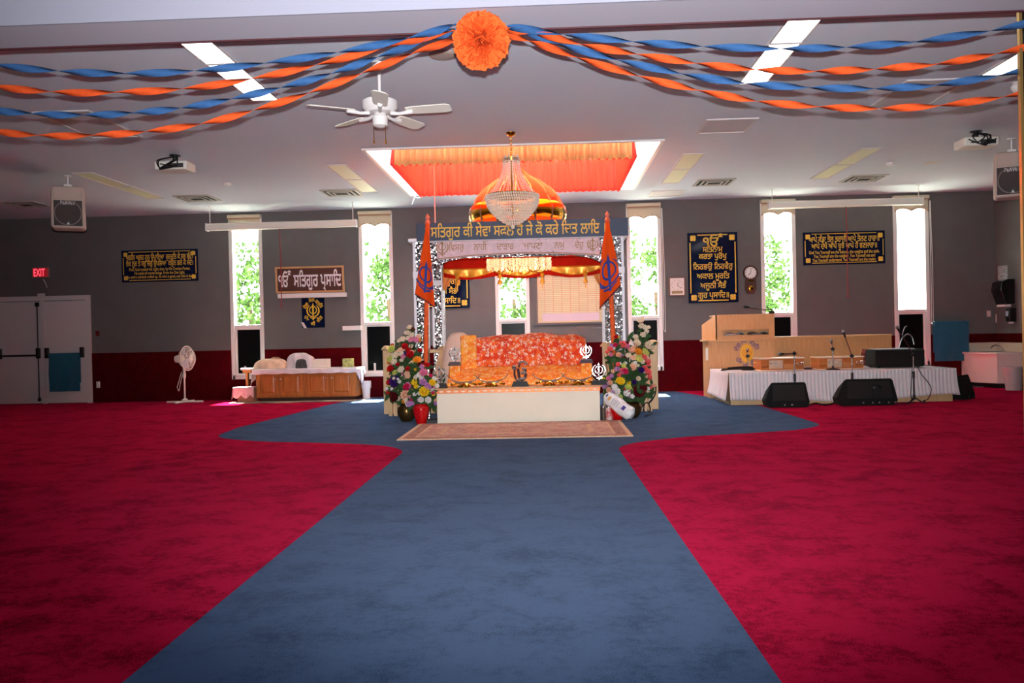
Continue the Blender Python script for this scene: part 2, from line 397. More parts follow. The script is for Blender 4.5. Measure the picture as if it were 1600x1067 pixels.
# ceiling with the skylight opening
f = MB()
f.box(XL, XR, YF, SKY0, H, HT).box(XL, XR, SKY1, YB, H, HT).box(XL, SKX0, SKY0, SKY1, H, HT).box(SKX1, XR, SKY0, SKY1, H, HT)
struct(f.build('ceiling', M_ceil, smooth=False))
f = MB(); ST = 4.85
f.box(SKX0-.12, SKX0, SKY0-.12, SKY1+.12, HT, ST).box(SKX1, SKX1+.12, SKY0-.12, SKY1+.12, HT, ST).box(SKX0, SKX1, SKY0-.12, SKY0, HT, ST).box(SKX0, SKX1, SKY1, SKY1+.12, HT, ST)
struct(f.build('wall_skylight', M_white, smooth=False))
M_opal = cloth('opal_skylight', (225, 228, 232), .85)
sk = struct(MB().box(SKX0-.1, SKX1+.1, SKY0-.1, SKY1+.1, ST, ST+.02).build('window_8', M_opal, smooth=False))
f = MB(); t = .045
f.box(SKX0-t, SKX0, SKY0-t, SKY1+t, H-.02, H).box(SKX1, SKX1+t, SKY0-t, SKY1+t, H-.02, H).box(SKX0, SKX1, SKY0-t, SKY0, H-.02, H).box(SKX0, SKX1, SKY1, SKY1+t, H-.02, H)
struct(f.build('trim_3', M_white, smooth=False))
# soffit across the opening the picture is taken through, its dark track, the gold-edged folding wall at the right
SZ = 3.0
struct(MB().box(XL, XR, 4.905, 5.27, SZ, H-.001).build('ceiling_soffit', M_soffit, smooth=False))
struct(MB().box(XL, XR, 4.89, 4.905, SZ, H-.001).build('wall_header', mat('header_paint', (132, 132, 145), .85), smooth=False))  # front face of the same beam, coloured darker to offset the flash on it
struct(MB().box(XL, XR, 5.258, 5.272, SZ-.010, SZ).build('trim_4', mat('maroon_track', (62, 20, 28), .6), smooth=False))
jx = at(1596.5, 250, 5.42).x
struct(MB().box(jx+.012, XR, 5.425, 5.44, 0, H-.002).build('wall_partition', mat('dark_gloss_panel', (28, 22, 20), .08, coat=.5), smooth=False))
struct(MB().box(jx-.006, jx+.012, 5.41, 5.438, 0, H-.002).build('trim_5', mat('brass_edge', (196, 160, 96), .3, .8), smooth=False))

# ================================================================== WINDOWS with blinds
def window(i, x):
    f = MB(); t = .05; ya, yb = YB-.02, YB+.14; a, b = x-WW/2, x+WW/2
    f.box(a-.02, a+t, ya, yb, WZ0-.03, WZ1).box(b-t, b+.02, ya, yb, WZ0-.03, WZ1).box(a, b, ya, yb, WZ1-.05, WZ1).box(a, b, ya, yb, WZ0-.03, WZ0+.05)
    w = struct(f.build('window_%d' % i, M_frame, loc=(x, YB, WZ0), bevel=.006))
    MB().box(a+t, b-t, YB+.01, YB+.13, WZM-.03, WZM+.03).build('mullion', M_frame, w, bevel=.005)
    MB().box(a+t, b-t, YB+.09, YB+.095, WZM, WZ1-.05).build('pane', M_glass, w, smooth=False)
    s = MB().box(a+t, b-t, YB+.07, YB+.10, WZ0+.05, WZM-.03).build('dark_pane', M_dark, w, smooth=False)
    g = .03
    MB().box(a+t, a+t+g, YB+.04, YB+.07, WZ0+.05, WZM-.03).box(b-t-g, b-t, YB+.04, YB+.07, WZ0+.05, WZM-.03).box(a+t+g, b-t-g, YB+.04, YB+.07, WZM-.06, WZM-.03).box(a+t+g, b-t-g, YB+.04, YB+.07, WZ0+.05, WZ0+.08).build('sash', M_frame, w)
    MB().box(a+.2, a+.24, YB+.03, YB+.045, WZ0+.08, WZ0+.22).build('latch', M_frame, w, bevel=.004)
for i, x in enumerate(WX): window(i+1, x)
M_blind = cloth('cream_blind_cloth', (206, 194, 170), .10)
M_blindedge = mat('rust_edging', (164, 92, 52), .8)
BL = ['cream scalloped blind at top of the window left of the brown framed sign', 'cream scalloped blind at top of the window between brown sign and flower-decked pavilion',
      'cream blind at top of the window hidden behind the domed pavilion', 'cream scalloped blind at top of the window left of the small square clock',
      'cream scalloped blind behind left end of the right projection screen', 'cream scalloped blind behind right end of the right projection screen']
for i, x in enumerate(WX):
    if i == 2: continue
    b = thing('roller_blind', BL[i], 'blind', (x, YB-.03, 3.5), 'cream window blinds')
    w2 = .315; zt, zm, zb = 3.50, 3.43, 3.21
    MB().box(x-w2, x+w2, YB-.09, YB-.022, zm, zt).build('cassette', M_blind, b, bevel=.008)
    def edge(u): return zb+.055*abs(math.sin(u*math.pi*2))**.8
    MB().grid(40, 4, lambda u, v: (x-w2+.01+2*(w2-.01)*u, YB-.045, zm+(edge(u)-zm)*v)).build('valance', M_blind, b, solid=.004)
    MB().tube([(x-w2+.01+2*(w2-.01)*k/40, YB-.047, edge(k/40)) for k in range(41)], .006, 5).build('edging', M_blindedge, b)
    MB().cyl((x-w2+.01, YB-.085, zm+.0), (x+w2-.01, YB-.085, zm), .007, n=6).build('trim_cord', M_blindedge, b)
    if i in (3, 5): MB().tube([(x+.33, YB-.05, 3.4), (x+.335, YB-.04, 2.2), (x+.33, YB-.04, 1.15), (x+.36, YB-.04, 1.1), (x+.365, YB-.045, 2.2), (x+.34, YB-.05, 3.4)], .006, 5).build('bead_cord', M_frame, b)

# outside: bright ground and trees
struct(MB().box(-40, 40, YB+.3, 80, -.5, -.4).build('ground', mat('pale_paving', (196, 196, 180), .9), smooth=False))
M_leaf = mat('outdoor_leaves', (50, 74, 32), .8, spec=.1, rgb2=(76, 104, 52), vscale=1.5); M_bark = mat('bark', (90, 70, 55), .9)
TL = ['bright green tree seen outside the leftmost window', 'pale green tree seen outside the window between brown sign and pavilion', 'leafy green tree seen outside the window behind the pavilion', 'leafy green tree seen outside the window left of the square clock', 'leafy green tree seen outside the window above the lectern']
for i, x in enumerate(WX[:5]):
    y = 22.5+(i*1.7) % 4; cx = x*y/YB*1.02+(.25, .45, .1, .3, -.35)[i]; rr = random.Random(30+i)
    t = thing('tree', TL[i], 'tree', (cx, y, -.4), 'trees outside the windows')
    MB().tube([(cx, y, -.4), (cx+.05, y, .8), (cx-.05, y+.1, 2.2)], [.11, .09, .05], 8).build('trunk', M_bark, t)
    f = MB()
    for cl in range(56):
        c = Vector((cx+rr.gauss(0, .72), y+rr.uniform(-.6, .6), .8+rr.random()*2.9))
        for k in range(40):
            p = c+Vector((rr.gauss(0, .13), rr.gauss(0, .18), rr.gauss(0, .15))); a = Vector((rr.gauss(0, 1), rr.gauss(0, 1), rr.gauss(0, 1))).normalized()*.085; b = a.cross(Vector((rr.gauss(0, 1), rr.gauss(0, 1), rr.gauss(0, 1)))).normalized()*.05
            f.add([p-a, p+b, p+a, p-b], [(0, 1, 2, 3)])
    f.build('crown', M_leaf, t, smooth=False)

# ================================================================== CEILING FITTINGS
M_lit = mat('lit_diffuser', (255, 255, 250), .5, emit=2.8)
M_litframe = mat('fixture_frame', (206, 200, 200), .6)
def fixture(cx, cy, L_, lit, label):
    t = thing('ceiling_light', label, 'ceiling light', (cx, cy, H), 'recessed ceiling light panels')
    wd = .27; a, b, c, d = cx-wd/2, cx+wd/2, cy-L_/2, cy+L_/2; z0, z1 = H-.014, H-.001
    MB().box(a-.012, a+.008, c, d, z0, z1).box(b-.008, b+.012, c, d, z0, z1).box(a+.008, b-.008, c, c+.015, z0, z1).box(a+.008, b-.008, d-.015, d, z0, z1).build('frame', M_litframe, t, smooth=False)
    MB().box(a+.008, b-.008, c+.015, d-.015, H-.008, H-.002).build('diffuser', M_lit if lit else M_lightoff, t, smooth=False)
for cx, lab in ((-2.79, 'left of the ceiling fan'), (2.07, 'right of the orange paper pompom')):
    fixture(cx, 6.76, 1.17, True, 'glowing ceiling light panel %s, nearer of the two' % lab)
    fixture(cx, 7.94, 1.17, True, 'glowing ceiling light panel %s, farther of the two' % lab)
fixture(4.40, 7.94, 1.17, True, 'glowing ceiling light panel cut by the brass edge at far right')
fixture(4.40, 6.76, 1.17, True, 'glowing ceiling light panel mostly behind the brass edge at far right')
for cx, lab in ((-6.52, 'beside the left hanging loudspeaker'), (-2.90, 'left of the skylight'), (2.06, 'right of the skylight'), (4.46, 'before the right projection screen')):
    fixture(cx, 12.36, 1.13, False, 'unlit ceiling light panel %s, nearer of two' % lab)
    fixture(cx, 13.51, 1.13, False, 'unlit ceiling light panel %s, farther of two' % lab)
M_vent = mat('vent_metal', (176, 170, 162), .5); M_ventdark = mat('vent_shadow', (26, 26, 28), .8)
for cx, cy, lab in ((-8.88, 14.28, 'at far left near the back wall'), (-5.86, 14.19, 'above the left end of the left projection screen'), (-3.37, 14.08, 'just left of the skylight'), (2.78, 14.14, 'right of the skylight'), (5.22, 14.2, 'above the right projection screen')):
    t = thing('ceiling_vent', 'square slatted ceiling vent %s' % lab, 'vent', (cx, cy, H), 'ceiling air vents')
    f = MB(); q = .30
    for s2 in (1, .72, .46):
        a = q*s2; b = a-.035; z0 = H-.018-.02*(1-s2); z1 = H-.012-.02*(1-s2) if s2 < 1 else H-.001
        f.box(cx-a, cx+a, cy-a, cy-b, z0, z1).box(cx-a, cx+a, cy+b, cy+a, z0, z1).box(cx-a, cx-b, cy-b, cy+b, z0, z1).box(cx+b, cx+a, cy-b, cy+b, z0, z1)
    f.build('frame', M_vent, t, smooth=False)
    MB().box(cx-q+.035, cx+q-.035, cy-q+.035, cy+q-.035, H-.008, H-.003).build('recess_shade', M_ventdark, t, smooth=False)  # near-black sheet: the shade of the open duct put in as colour
M_panel = mat('panel_grey', (196, 188, 192), .85)
for (x0, x1, y0, y1), lab in (((1.88, 2.48, 9.92, 10.61), 'recessed square ceiling access panel near the right lit light'), ((-5.3, -4.7, 8.66, 9.83), 'flat ceiling access panel behind the left streamers'), ((3.6, 4.25, 8.6, 9.7), 'flat ceiling access panel behind the right streamers'), ((1.85, 2.45, 14.85, 15.45), 'flat ceiling access panel above the window left of square clock')):
    t = thing('access_panel', lab, 'ceiling panel', ((x0+x1)/2, (y0+y1)/2, H), 'ceiling access panels'); z0, z1, e = H-.016, H-.001, .03
    MB().box(x0, x1, y0, y0+e, z0, z1).box(x0, x1, y1-e, y1, z0, z1).box(x0, x0+e, y0+e, y1-e, z0, z1).box(x1-e, x1, y0+e, y1-e, z0, z1).build('frame', M_litframe, t, smooth=False)
    MB().box(x0+e, x1-e, y0+e, y1-e, H-.006, H-.001).build('hatch', M_panel, t, smooth=False)
def disc(px, py, r, name, label, cat, m, h=.035):
    p = onz(px, py, H); tag(MB().lathe([(r*.7, -h), (r*.92, -h*.8), (r, -h*.3), (r, -.001)], p, 24).build(name, m, loc=p), label, cat)
disc(692, 85, .125, 'ceiling_speaker', 'flat beige disc on ceiling beside the orange pompom', 'ceiling disc', mat('beige_disc', (170, 150, 140), .8), .02)
disc(355, 286, .06, 'sprinkler_rose', 'small white ceiling disc behind the left projector', 'ceiling disc', M_white)
disc(1391, 254, .06, 'smoke_detector', 'small white ceiling detector beside the right unlit light', 'smoke detector', M_white, .05)
disc(1455, 254, .11, 'cover_plate', 'flat white ceiling plate near the right projector', 'ceiling disc', M_litframe, .008)
p = onz(1592, 128, H); t = MB().ell((p.x, p.y, H-.05), .075, .075, .06).lathe([(.06, -.03), (.06, -.001)], p, 20).build('dome_camera', M_white, loc=p); tag(t, 'white ceiling dome beside the brass edge at far right', 'dome')

# ------------------------------------------------------------------ ceiling fan
p = onz(592, 98, H); zb = at(592, 178, p.y).z
t = thing('ceiling_fan', 'white five-bladed ceiling fan hanging left of the skylight', 'ceiling fan', p)
x, y = p.x, p.y
MB().lathe([(.03, -.07), (.06, -.04), (.065, -.001)], p, 20).build('canopy', M_white, t)
MB().cyl((x, y, zb+.1), (x, y, H-.06), .014).build('rod', M_white, t)
MB().lathe([(.05, .0), (.12, .01), (.155, .05), (.155, .11), (.10, .15), (.03, .17)], (x, y, zb), 32).build('motor', M_white, t)
MB().lathe([(.03, -.12), (.065, -.105), (.07, -.03), (.05, .0)], (x, y, zb), 24).build('switch_housing', M_white, t)
for k in range(5):
    a = math.radians(-7+72*k); d = Vector((math.cos(a), math.sin(a), 0)); n = Vector((-math.sin(a), math.cos(a), 0)); o = Vector((x, y, zb+.01))
    def bl(u, wd, dz): return o+d*u+n*wd+Vector((0, 0, -wd*.22+dz))
    outl = [(.24, -.05), (.30, -.062), (.60, -.07), (.64, -.05), (.645, 0), (.64, .05), (.60, .07), (.30, .062), (.24, .05)]
    b = MB(); m_ = len(outl); b.add([bl(u, q, 0) for u, q in outl]+[bl(u, q, .008) for u, q in outl], [tuple(range(m_-1, -1, -1)), tuple(range(m_, 2*m_))]+[(i, (i+1) % m_, (i+1) % m_+m_, i+m_) for i in range(m_)])
    bo = b.build('blade', M_ivory, t, smooth=False)
    b = MB(); b.tube([bl(.10, 0, -.01), bl(.18, 0, -.02), bl(.30, 0, -.006)], [.018, .014, .022], 8).build('blade_bracket', M_white, bo)
for dx in (-.055, .05):
    MB().tube([(x+dx, y-.03, zb-.09), (x+dx, y-.03, zb-.24)], .003, 5).cyl((x+dx, y-.03, zb-.27), (x+dx, y-.03, zb-.23), .008, .004, 8).build('pull_chain', M_gold, t)

# ------------------------------------------------------------------ projectors
def projector(px, py, ptop, label):
    c = onz(px, ptop, H); c.y += .1; zc = H-.155
    t = thing('projector', label, 'projector', c, 'ceiling projectors'); x, y = c.x, c.y
    MB().box(x-.21, x+.21, y-.15, y+.15, H-.21, H-.10).build('body', M_ivory, t, bevel=.015)
    MB().cyl((x, y, H-.11), (x, y, H-.001), .03).cyl((x, y, H-.012), (x, y, H-.001), .07, n=20).box(x-.09, x+.09, y-.06, y+.06, H-.10, H-.085).build('mount', M_black, t)
    MB().cyl((x+.1, y+.15, zc), (x+.1, y+.18, zc), .045, n=20).build('lens', M_black, t)
    f = MB(); q = random.Random(int(px))
    for k in range(5):
        pts = [(x+q.uniform(-.18, .18), y-.155, H-.13-q.uniform(0, .05)), (x+q.uniform(-.2, .1), y-.20, H-.17-q.uniform(0, .05)), (x+q.uniform(-.15, .15), y-.19, H-.1), (x+q.uniform(-.05, .05), y-.03, H-.03)]
        f.tube(bez(pts, 14), .008, 6)
    f.build('cable_bundle', M_black, t)
    MB().box(x-.02, x+.17, y-.153, y-.150, H-.19, H-.135).build('connector_panel', mat('panel_dark', (60, 58, 60), .5), t, smooth=False)
def bez(pts, n):
    """smooth polyline through the points"""
    pts = [Vector(p) for p in pts]; out = []; N = len(pts)
    for i in range(N-1):
        p0, p1, p2, p3 = pts[max(i-1, 0)], pts[i], pts[i+1], pts[min(i+2, N-1)]
        for k in range(n):
            u = k/n; out.append(.5*((2*p1)+(p2-p0)*u+(2*p0-5*p1+4*p2-p3)*u*u+(3*p1-p0-3*p2+p3)*u**3))
    return out+[pts[-1]]
projector(268, 255, 240, 'white ceiling projector near the left hanging loudspeaker')
projector(1531, 215, 202, 'white ceiling projector near the right hanging loudspeaker')

# ------------------------------------------------------------------ hanging loudspeakers
M_spk = mat('putty_cabinet', (200, 178, 166), .6); M_grille = mat('speaker_grille', (92, 84, 82), .7, bump=.6, bscale=400)
def hang_speaker(px, label, py0, py1, yc, rz):
    a, b = at(px, py1, yc), at(px, py0, yc); x = a.x; z0, z1 = a.z, b.z; h = z1-z0; wd = h*.74
    t = thing('loudspeaker', label, 'loudspeaker', (x, yc, z0), 'hanging loudspeakers', rz); f0 = yc-.18
    MB().prism([(x-wd/2, z0+.03), (x-wd/2+.03, z0), (x+wd/2-.03, z0), (x+wd/2, z0+.03), (x+wd/2-.01, z1-.03), (x+wd/2-.04, z1), (x-wd/2+.04, z1), (x-wd/2+.01, z1-.03)], f0, yc+.18).build('cabinet', M_spk, t, bevel=.02)
    hz = z1-h*.17
    MB().add([(x-wd*.4, f0-.003, hz+h*.10), (x+wd*.4, f0-.003, hz+h*.10), (x+wd*.4, f0-.003, hz-h*.12), (x-wd*.4, f0-.003, hz-h*.12), (x-.03, f0+.06, hz+.015), (x+.03, f0+.06, hz+.015), (x+.03, f0+.06, hz-.03), (x-.03, f0+.06, hz-.03)], [(0, 4, 5, 1), (1, 5, 6, 2), (2, 6, 7, 3), (3, 7, 4, 0), (4, 7, 6, 5)]).build('horn', mat('horn_putty', (186, 160, 146), .6), t, smooth=False)
    g0, g1 = z0+h*.06, z0+h*.66
    gr = MB().box(x-wd*.41, x+wd*.41, f0-.012, f0+.01, g0, g1).build('grille', M_grille, t, bevel=.004)
    MB().lathe([(wd*.37, 0), (wd*.40, .012), (wd*.37, .014)], (0, 0, 0), 40, cap=False, M=Matrix.Translation((x, f0-.012, (g0+g1)/2)) @ Matrix.Rotation(math.pi/2, 4, 'X')).build('ring', mat('grille_ring', (130, 118, 112), .6), gr)
    f = MB(); text(f, 'PEAVEY', x, g1-.035, f0-.016, .07, wd*.42, .03); f.build('lettering', M_white, t, smooth=False)
    MB().box(x-.032, x+.032, f0-.015, f0-.012, g0+.005, g0+.07).build('badge', M_black, t, smooth=False)
    MB().prism([(x-.02, g0+.018), (x+.02, g0+.018), (x, g0+.055)], f0-.018, f0-.016).build('badge_mark', M_white, t, smooth=False)
    MB().cyl((x, yc, z1-.01), (x, yc, H-.001), .012).box(x-.05, x+.05, yc-.03, yc+.03, z1, z1+.05).cyl((x, yc, H-.015), (x, yc, H-.001), .05).build('bracket', M_white, t)
hang_speaker(108, 'putty-coloured loudspeaker hanging from the ceiling above the double doors', 294, 359, 12.0, .48)
hang_speaker(1582, 'putty-coloured loudspeaker hanging from the ceiling at far right', 240, 310, 11.5, -.46)

# ------------------------------------------------------------------ crepe streamers and pompom
SY = 5.36
def streamer(pts, m, label, yoff, ph=0.):
    nd = [at(a, b, 5.06+yoff*.5+(SY-5.06+yoff*.5)*min(1, max(0, (abs(a-752)-38)/100))) for a, b in pts]; f = MB(); cen = bez(nd, 16); N = len(cen); vs = []
    for i, c in enumerate(cen):
        tg = (cen[min(i+1, N-1)]-cen[max(i-1, 0)]).normalized(); up = Vector((0, 0, 1)); sd = tg.cross(up).normalized(); u2 = sd.cross(tg).normalized()
        a = math.pi*i/16+ph; wv = (u2*math.sin(a)+sd*math.cos(a))*.024
        vs += [c-wv, c+wv]
    f.add(vs, [(2*i, 2*i+2, 2*i+3, 2*i+1) for i in range(N-1)])
    o = f.build('paper_streamer', m, loc=cen[0], solid=.0012)
    tag(o, label, 'streamer', 'twisted crepe paper streamers')
ST_ = [([(715, 38), (650, 57), (540, 80), (427, 97), (315, 110), (205, 115), (100, 112), (-5, 102), (-110, 88)], 0, 'topmost blue twisted streamer running left from the pompom', .00),
 ([(712, 48), (612, 71), (505, 99), (405, 121), (295, 138), (190, 144), (87, 144), (-12, 135), (-110, 122)], 1, 'upper orange twisted streamer running left from the pompom', .055),
 ([(716, 46), (675, 60), (600, 86), (527, 112), (447, 135), (370, 153), (290, 168), (215, 176), (137, 180), (55, 178), (-25, 171), (-110, 160)], 0, 'lower blue twisted streamer running left from the pompom', .11),
 ([(722, 60), (655, 80), (575, 111), (492, 142), (405, 170), (322, 192), (235, 205), (152, 211), (65, 212), (-20, 204), (-110, 192)], 1, 'lowest orange twisted streamer running left from the pompom', .165),
 ([(790, 41), (892, 55), (1000, 66), (1110, 73), (1232, 76), (1332, 73), (1440, 64), (1557, 46), (1670, 22)], 0, 'topmost blue twisted streamer running right from the pompom', .00),
 ([(790, 46), (840, 52), (917, 71), (1005, 86), (1097, 100), (1190, 109), (1282, 111), (1375, 107), (1470, 99), (1564, 82), (1660, 62)], 1, 'upper orange twisted streamer running right from the pompom', .055),
 ([(795, 44), (820, 49), (882, 71), (975, 96), (1075, 117), (1175, 131), (1273, 137), (1375, 138), (1469, 132), (1568, 116), (1660, 96)], 0, 'lower blue twisted streamer running right from the pompom', .11),
 ([(790, 52), (835, 66), (912, 93), (1007, 121), (1100, 143), (1192, 159), (1287, 167), (1382, 169), (1475, 164), (1573, 150), (1670, 130)], 1, 'lowest orange twisted streamer running right from the pompom', .165)]
for pts, c, lab, yo in ST_: streamer(pts, (M_bluecrepe, M_orange)[c], lab, yo)
pc = at(752, 64, 5.0); t = MB(); rr = random.Random(5)
for k in range(420):
    d = Vector((rr.gauss(0, 1), rr.gauss(0, 1), rr.gauss(0, 1))).normalized(); q = d.cross(Vector((rr.gauss(0, 1), rr.gauss(0, 1), rr.gauss(0, 1)))).normalized(); n = d.cross(q)
    rad = rr.uniform(.150, .172); wd = rr.uniform(.025, .045)
    vs = []
    for j, (u, wu) in enumerate(((.25, .2), (.65, .8), (.9, 1.), (1., .85))):
        for kk in range(4):
            s2 = (kk/3-.5)*2; vs.append(pc+d*rad*u*(1 if u < 1 else 1+rr.uniform(-.06, .03))+q*s2*wd*wu+n*(math.sin(kk*2.2+k)*.018*wu))
    t.add(vs, [(j*4+i, j*4+i+1, j*4+i+5, j*4+i+4) for j in range(3) for i in range(3)])
t.ell(pc, .06, .06, .06)
tag(t.build('paper_pompom', cloth('orange_tissue', (228, 100, 44), .35, var=.1, vscale=20), loc=pc, smooth=False), 'big ruffled orange tissue pompom where the streamers meet', 'pompom')
# ================================================================== PAVILION (palki) AND ITS PLATFORM
M_mos = mosaic('mirror_mosaic', 60.); M_strip = mat('white_strip', (226, 228, 236), .4)
M_pink = mat('pink_sequin_cloth', (222, 190, 198), .6, var=.10, vscale=14, bump=.3, bscale=60)
M_redcl = cloth('red_lining', (226, 40, 22), .45, var=.1, vscale=16, stretch=(9, 1, .6)); M_orcl = cloth('orange_satin', (255, 128, 30), .45, var=.12, vscale=16, stretch=(9, 1, .6))
M_gilt = mat('gilt_satin', (240, 160, 50), .35, .3, var=.2, vscale=8)
PX0, PX1, PF, PB = -1.80, 1.04, 11.62, 13.45
t = thing('shrine_canopy', 'large mirrored shrine pavilion with a golden dome and white-edged posts', 'canopy', ((PX0+PX1)/2, PF, 0))
PZ = 2.40
def post(x, y):
    q = .085
    p = MB().box(x-q, x+q, y-q, y+q, 0, PZ).build('post', M_mos, t, smooth=False); f = MB()
    for sx in (-1, 1):
        for sy3 in (-1, 1):
            f.box(x+sx*q-.028 if sx > 0 else x-q-.006, x+q+.006 if sx > 0 else x-q+.028, y+sy3*q-.02 if sy3 > 0 else y-q-.006, y+q+.006 if sy3 > 0 else y-q+.02, .95, PZ)
    f.build('corner_strip', M_strip, p, smooth=False)
    MB().box(x-q-.012, x+q+.012, y-q-.012, y+q+.012, 1.92, 2.0).build('band', M_strip, p, smooth=False)
XP = (PX0+.085, PX1-.085)
for y in (PF, PB):
    for x in XP: post(x, y)
MB().box(PX0-.06, PX1+.06, PF-.14, PB+.14, PZ, PZ+.05).build('roof', M_strip, t, bevel=.008)
def arch(y):
    n = 24; a, b = PX0+.17, PX1-.17; top = PZ; poly = [(a, top), (b, top)]
    for k in range(n+1):
        u = 1-k/n; x = a+(b-a)*u; q = abs(u-.5)*2; poly.append((x, 2.19-.16*max(0, (q-.6)/.4)**1.6-.015*abs(math.sin(u*math.pi*9))))
    return poly
for y in (PF, PB): MB().prism(arch(y), y-.03, y+.03).build('arch_panel', M_mos, t, smooth=False)
cx = (PX0+PX1)/2; dcx = at(809, 340, 12.5).x
MB().lathe([(.665, 2.99), (.62, 3.10), (.53, 3.21), (.41, 3.31), (.28, 3.39), (.17, 3.46), (.08, 3.54), (.03, 3.63), (.004, 3.70)], (dcx, 12.5, 0), 40).build('dome', mat('red_gold_dome', (214, 44, 18), .4, .2), t)
MB().lathe([(.69, 2.76), (.715, 2.80), (.72, 2.88), (.705, 2.96), (.66, 3.01)], (dcx, 12.5, 0), 40).build('gold_band', M_gold, t)
MB().lathe([(.60, 2.45), (.64, 2.56), (.675, 2.66), (.692, 2.77)], (dcx, 12.5, 0), 40).build('dome_base', mat('orange_dome_base', (236, 96, 24), .3, .3), t)
f = MB()
for k in range(16):
    a = 2*math.pi*k/16; f.tube([(dcx+r*1.012*math.cos(a), 12.5+r*1.012*math.sin(a), z) for r, z in ((.64, 2.56), (.70, 2.78), (.715, 2.89), (.665, 2.99), (.53, 3.21), (.28, 3.39))], .012, 6)
f.build('dome_rib', M_steel, t)
# name board along the front
bz0, bz1 = at(810, 373, PF-.12).z, at(810, 345, PF-.12).z; bx0, bx1 = at(651, 358, PF-.12).x, at(981, 350, PF-.12).x
bd = MB().box(bx0, bx1, PF-.16, PF-.12, bz0, bz1).build('name_board', mat('slate_navy_board', (44, 56, 82), .5), t, bevel=.004)
f = MB(); a, b = at(673, 363, PF-.16).x, at(946, 357, PF-.16).x
text(f, 'ਸਤਿਗੁਰ ਕੀ ਸੇਵਾ ਸਫਲ ਹੈ ਜੇ ਕੋ ਕਰੇ ਚਿਤ ਲਾਇ ।', (a+b)/2, (bz0+bz1)/2-.01, PF-.164, .21, b-a, .012); f.build('lettering', M_goldpaint, bd, smooth=False)
# pink embroidered cloth hung along the front beam
ca, cb = at(683, 390, PF-.1).x, at(937, 385, PF-.1).x; ct = bz0+.005
def pk(u, v):
    x = ca+(cb-ca)*u; q = abs(u-.5)*2; lo = at(810, 397, PF-.1).z-.055*q**2
    return (x, PF-.105-.012*math.sin(u*23+v*3)*v, ct+(lo-ct)*v)
o = MB().grid(60, 10, pk).build('beam_cloth', M_pink, loc=((ca+cb)/2, PF-.1, ct-.3), solid=.004); tag(o, 'pink sequined cloth with gold lettering hung across the pavilion front', 'cloth')
M_embr = mat('gold_embroidery', (168, 126, 82), .5)
for wd_, pa, pb in (('ਵਿਸਰੁ', 701, 725), ('ਨਾਹੀ', 740, 760), ('ਦਾਤਾਰ', 776, 803), ('ਆਪਣਾ', 817, 848), ('ਨਾਮੁ', 866, 882), ('ਦੇਹੁ', 898, 912), ('॥', 918, 923)):
    p, p2 = at(pa, 387-(pa-700)*.022, PF-.13), at(pb, 387-(pb-700)*.022, PF-.13); f = MB(); text(f, wd_, (p.x+p2.x)/2, p.z, PF-.125, .125, p2.x-p.x, .012); f.build('lettering', M_embr, o, smooth=False)
f = MB(); q = random.Random(3)
for k in range(70):
    u, v = q.random(), q.random()*.9+.05; p = pk(u, v); f.octa((p[0], p[1]-.008, p[2]), .008)
f.build('sequins', M_chrome, o, smooth=False)['kind'] = 'stuff'
f = MB()
for v in (.05, .93): f.tube([Vector(pk(k/40, v))-Vector((0, .008, 0)) for k in range(41)], .007, 5)
f.build('braid', M_embr, o)
def khanda(mb, c, s, y0, y1, mi=0, M=None):
    """double-edged sword, ring and two curved swords; s = half height, in the XZ plane"""
    x, z = c
    def pr(pl): mb.prism([(x+a*s, z+b*s) for a, b in pl], y0, y1, mi, M)
    pr([(0, 1), (.10, .72), (.075, -.45), (0, -.55), (-.075, -.45), (-.10, .72)])
    pr([(-.17, -.50), (.17, -.50), (.17, -.60), (-.17, -.60)]); pr([(-.05, -.60), (.05, -.60), (.06, -.95), (-.06, -.95)])
    n = 28
    for k in range(n):
        a, b = 2*math.pi*k/n, 2*math.pi*(k+1)/n; r0, r1 = .36, .46
        pr([(r0*math.cos(a), .18+r0*math.sin(a)), (r1*math.cos(a), .18+r1*math.sin(a)), (r1*math.cos(b), .18+r1*math.sin(b)), (r0*math.cos(b), .18+r0*math.sin(b))])
    for sg in (-1, 1):
        n = 16; pts = []
        for k in range(n+1):
            u = k/n; a = math.radians(62-172*u); wd = .02+.13*math.sin(math.pi*min(1, u*1.05))**.8
            pts.append((.64*math.cos(a)*1.08, .12+.70*math.sin(a), wd*.5, a))
        for k in range(n):
            (a0, b0, w0, t0), (a1, b1, w1, t1) = pts[k], pts[k+1]
            pr([(sg*(a0-w0*math.cos(t0)), b0-w0*math.sin(t0)), (sg*(a0+w0*math.cos(t0)), b0+w0*math.sin(t0)), (sg*(a1+w1*math.cos(t1)), b1+w1*math.sin(t1)), (sg*(a1-w1*math.cos(t1)), b1-w1*math.sin(t1))])
        pr([(sg*.02, -.72), (sg*.34, -.60), (sg*.38, -.68), (sg*.06, -.84)])
f = MB(); p = at(691, 388, PF-.13); khanda(f, (p.x, p.z), .115, p.y-.004, p.y); f.build('emblem', M_embr, o, smooth=False)
f = MB(); p = at(926, 382, PF-.13); khanda(f, (p.x, p.z), .10, p.y-.004, p.y); f.build('emblem', M_embr, o, smooth=False)
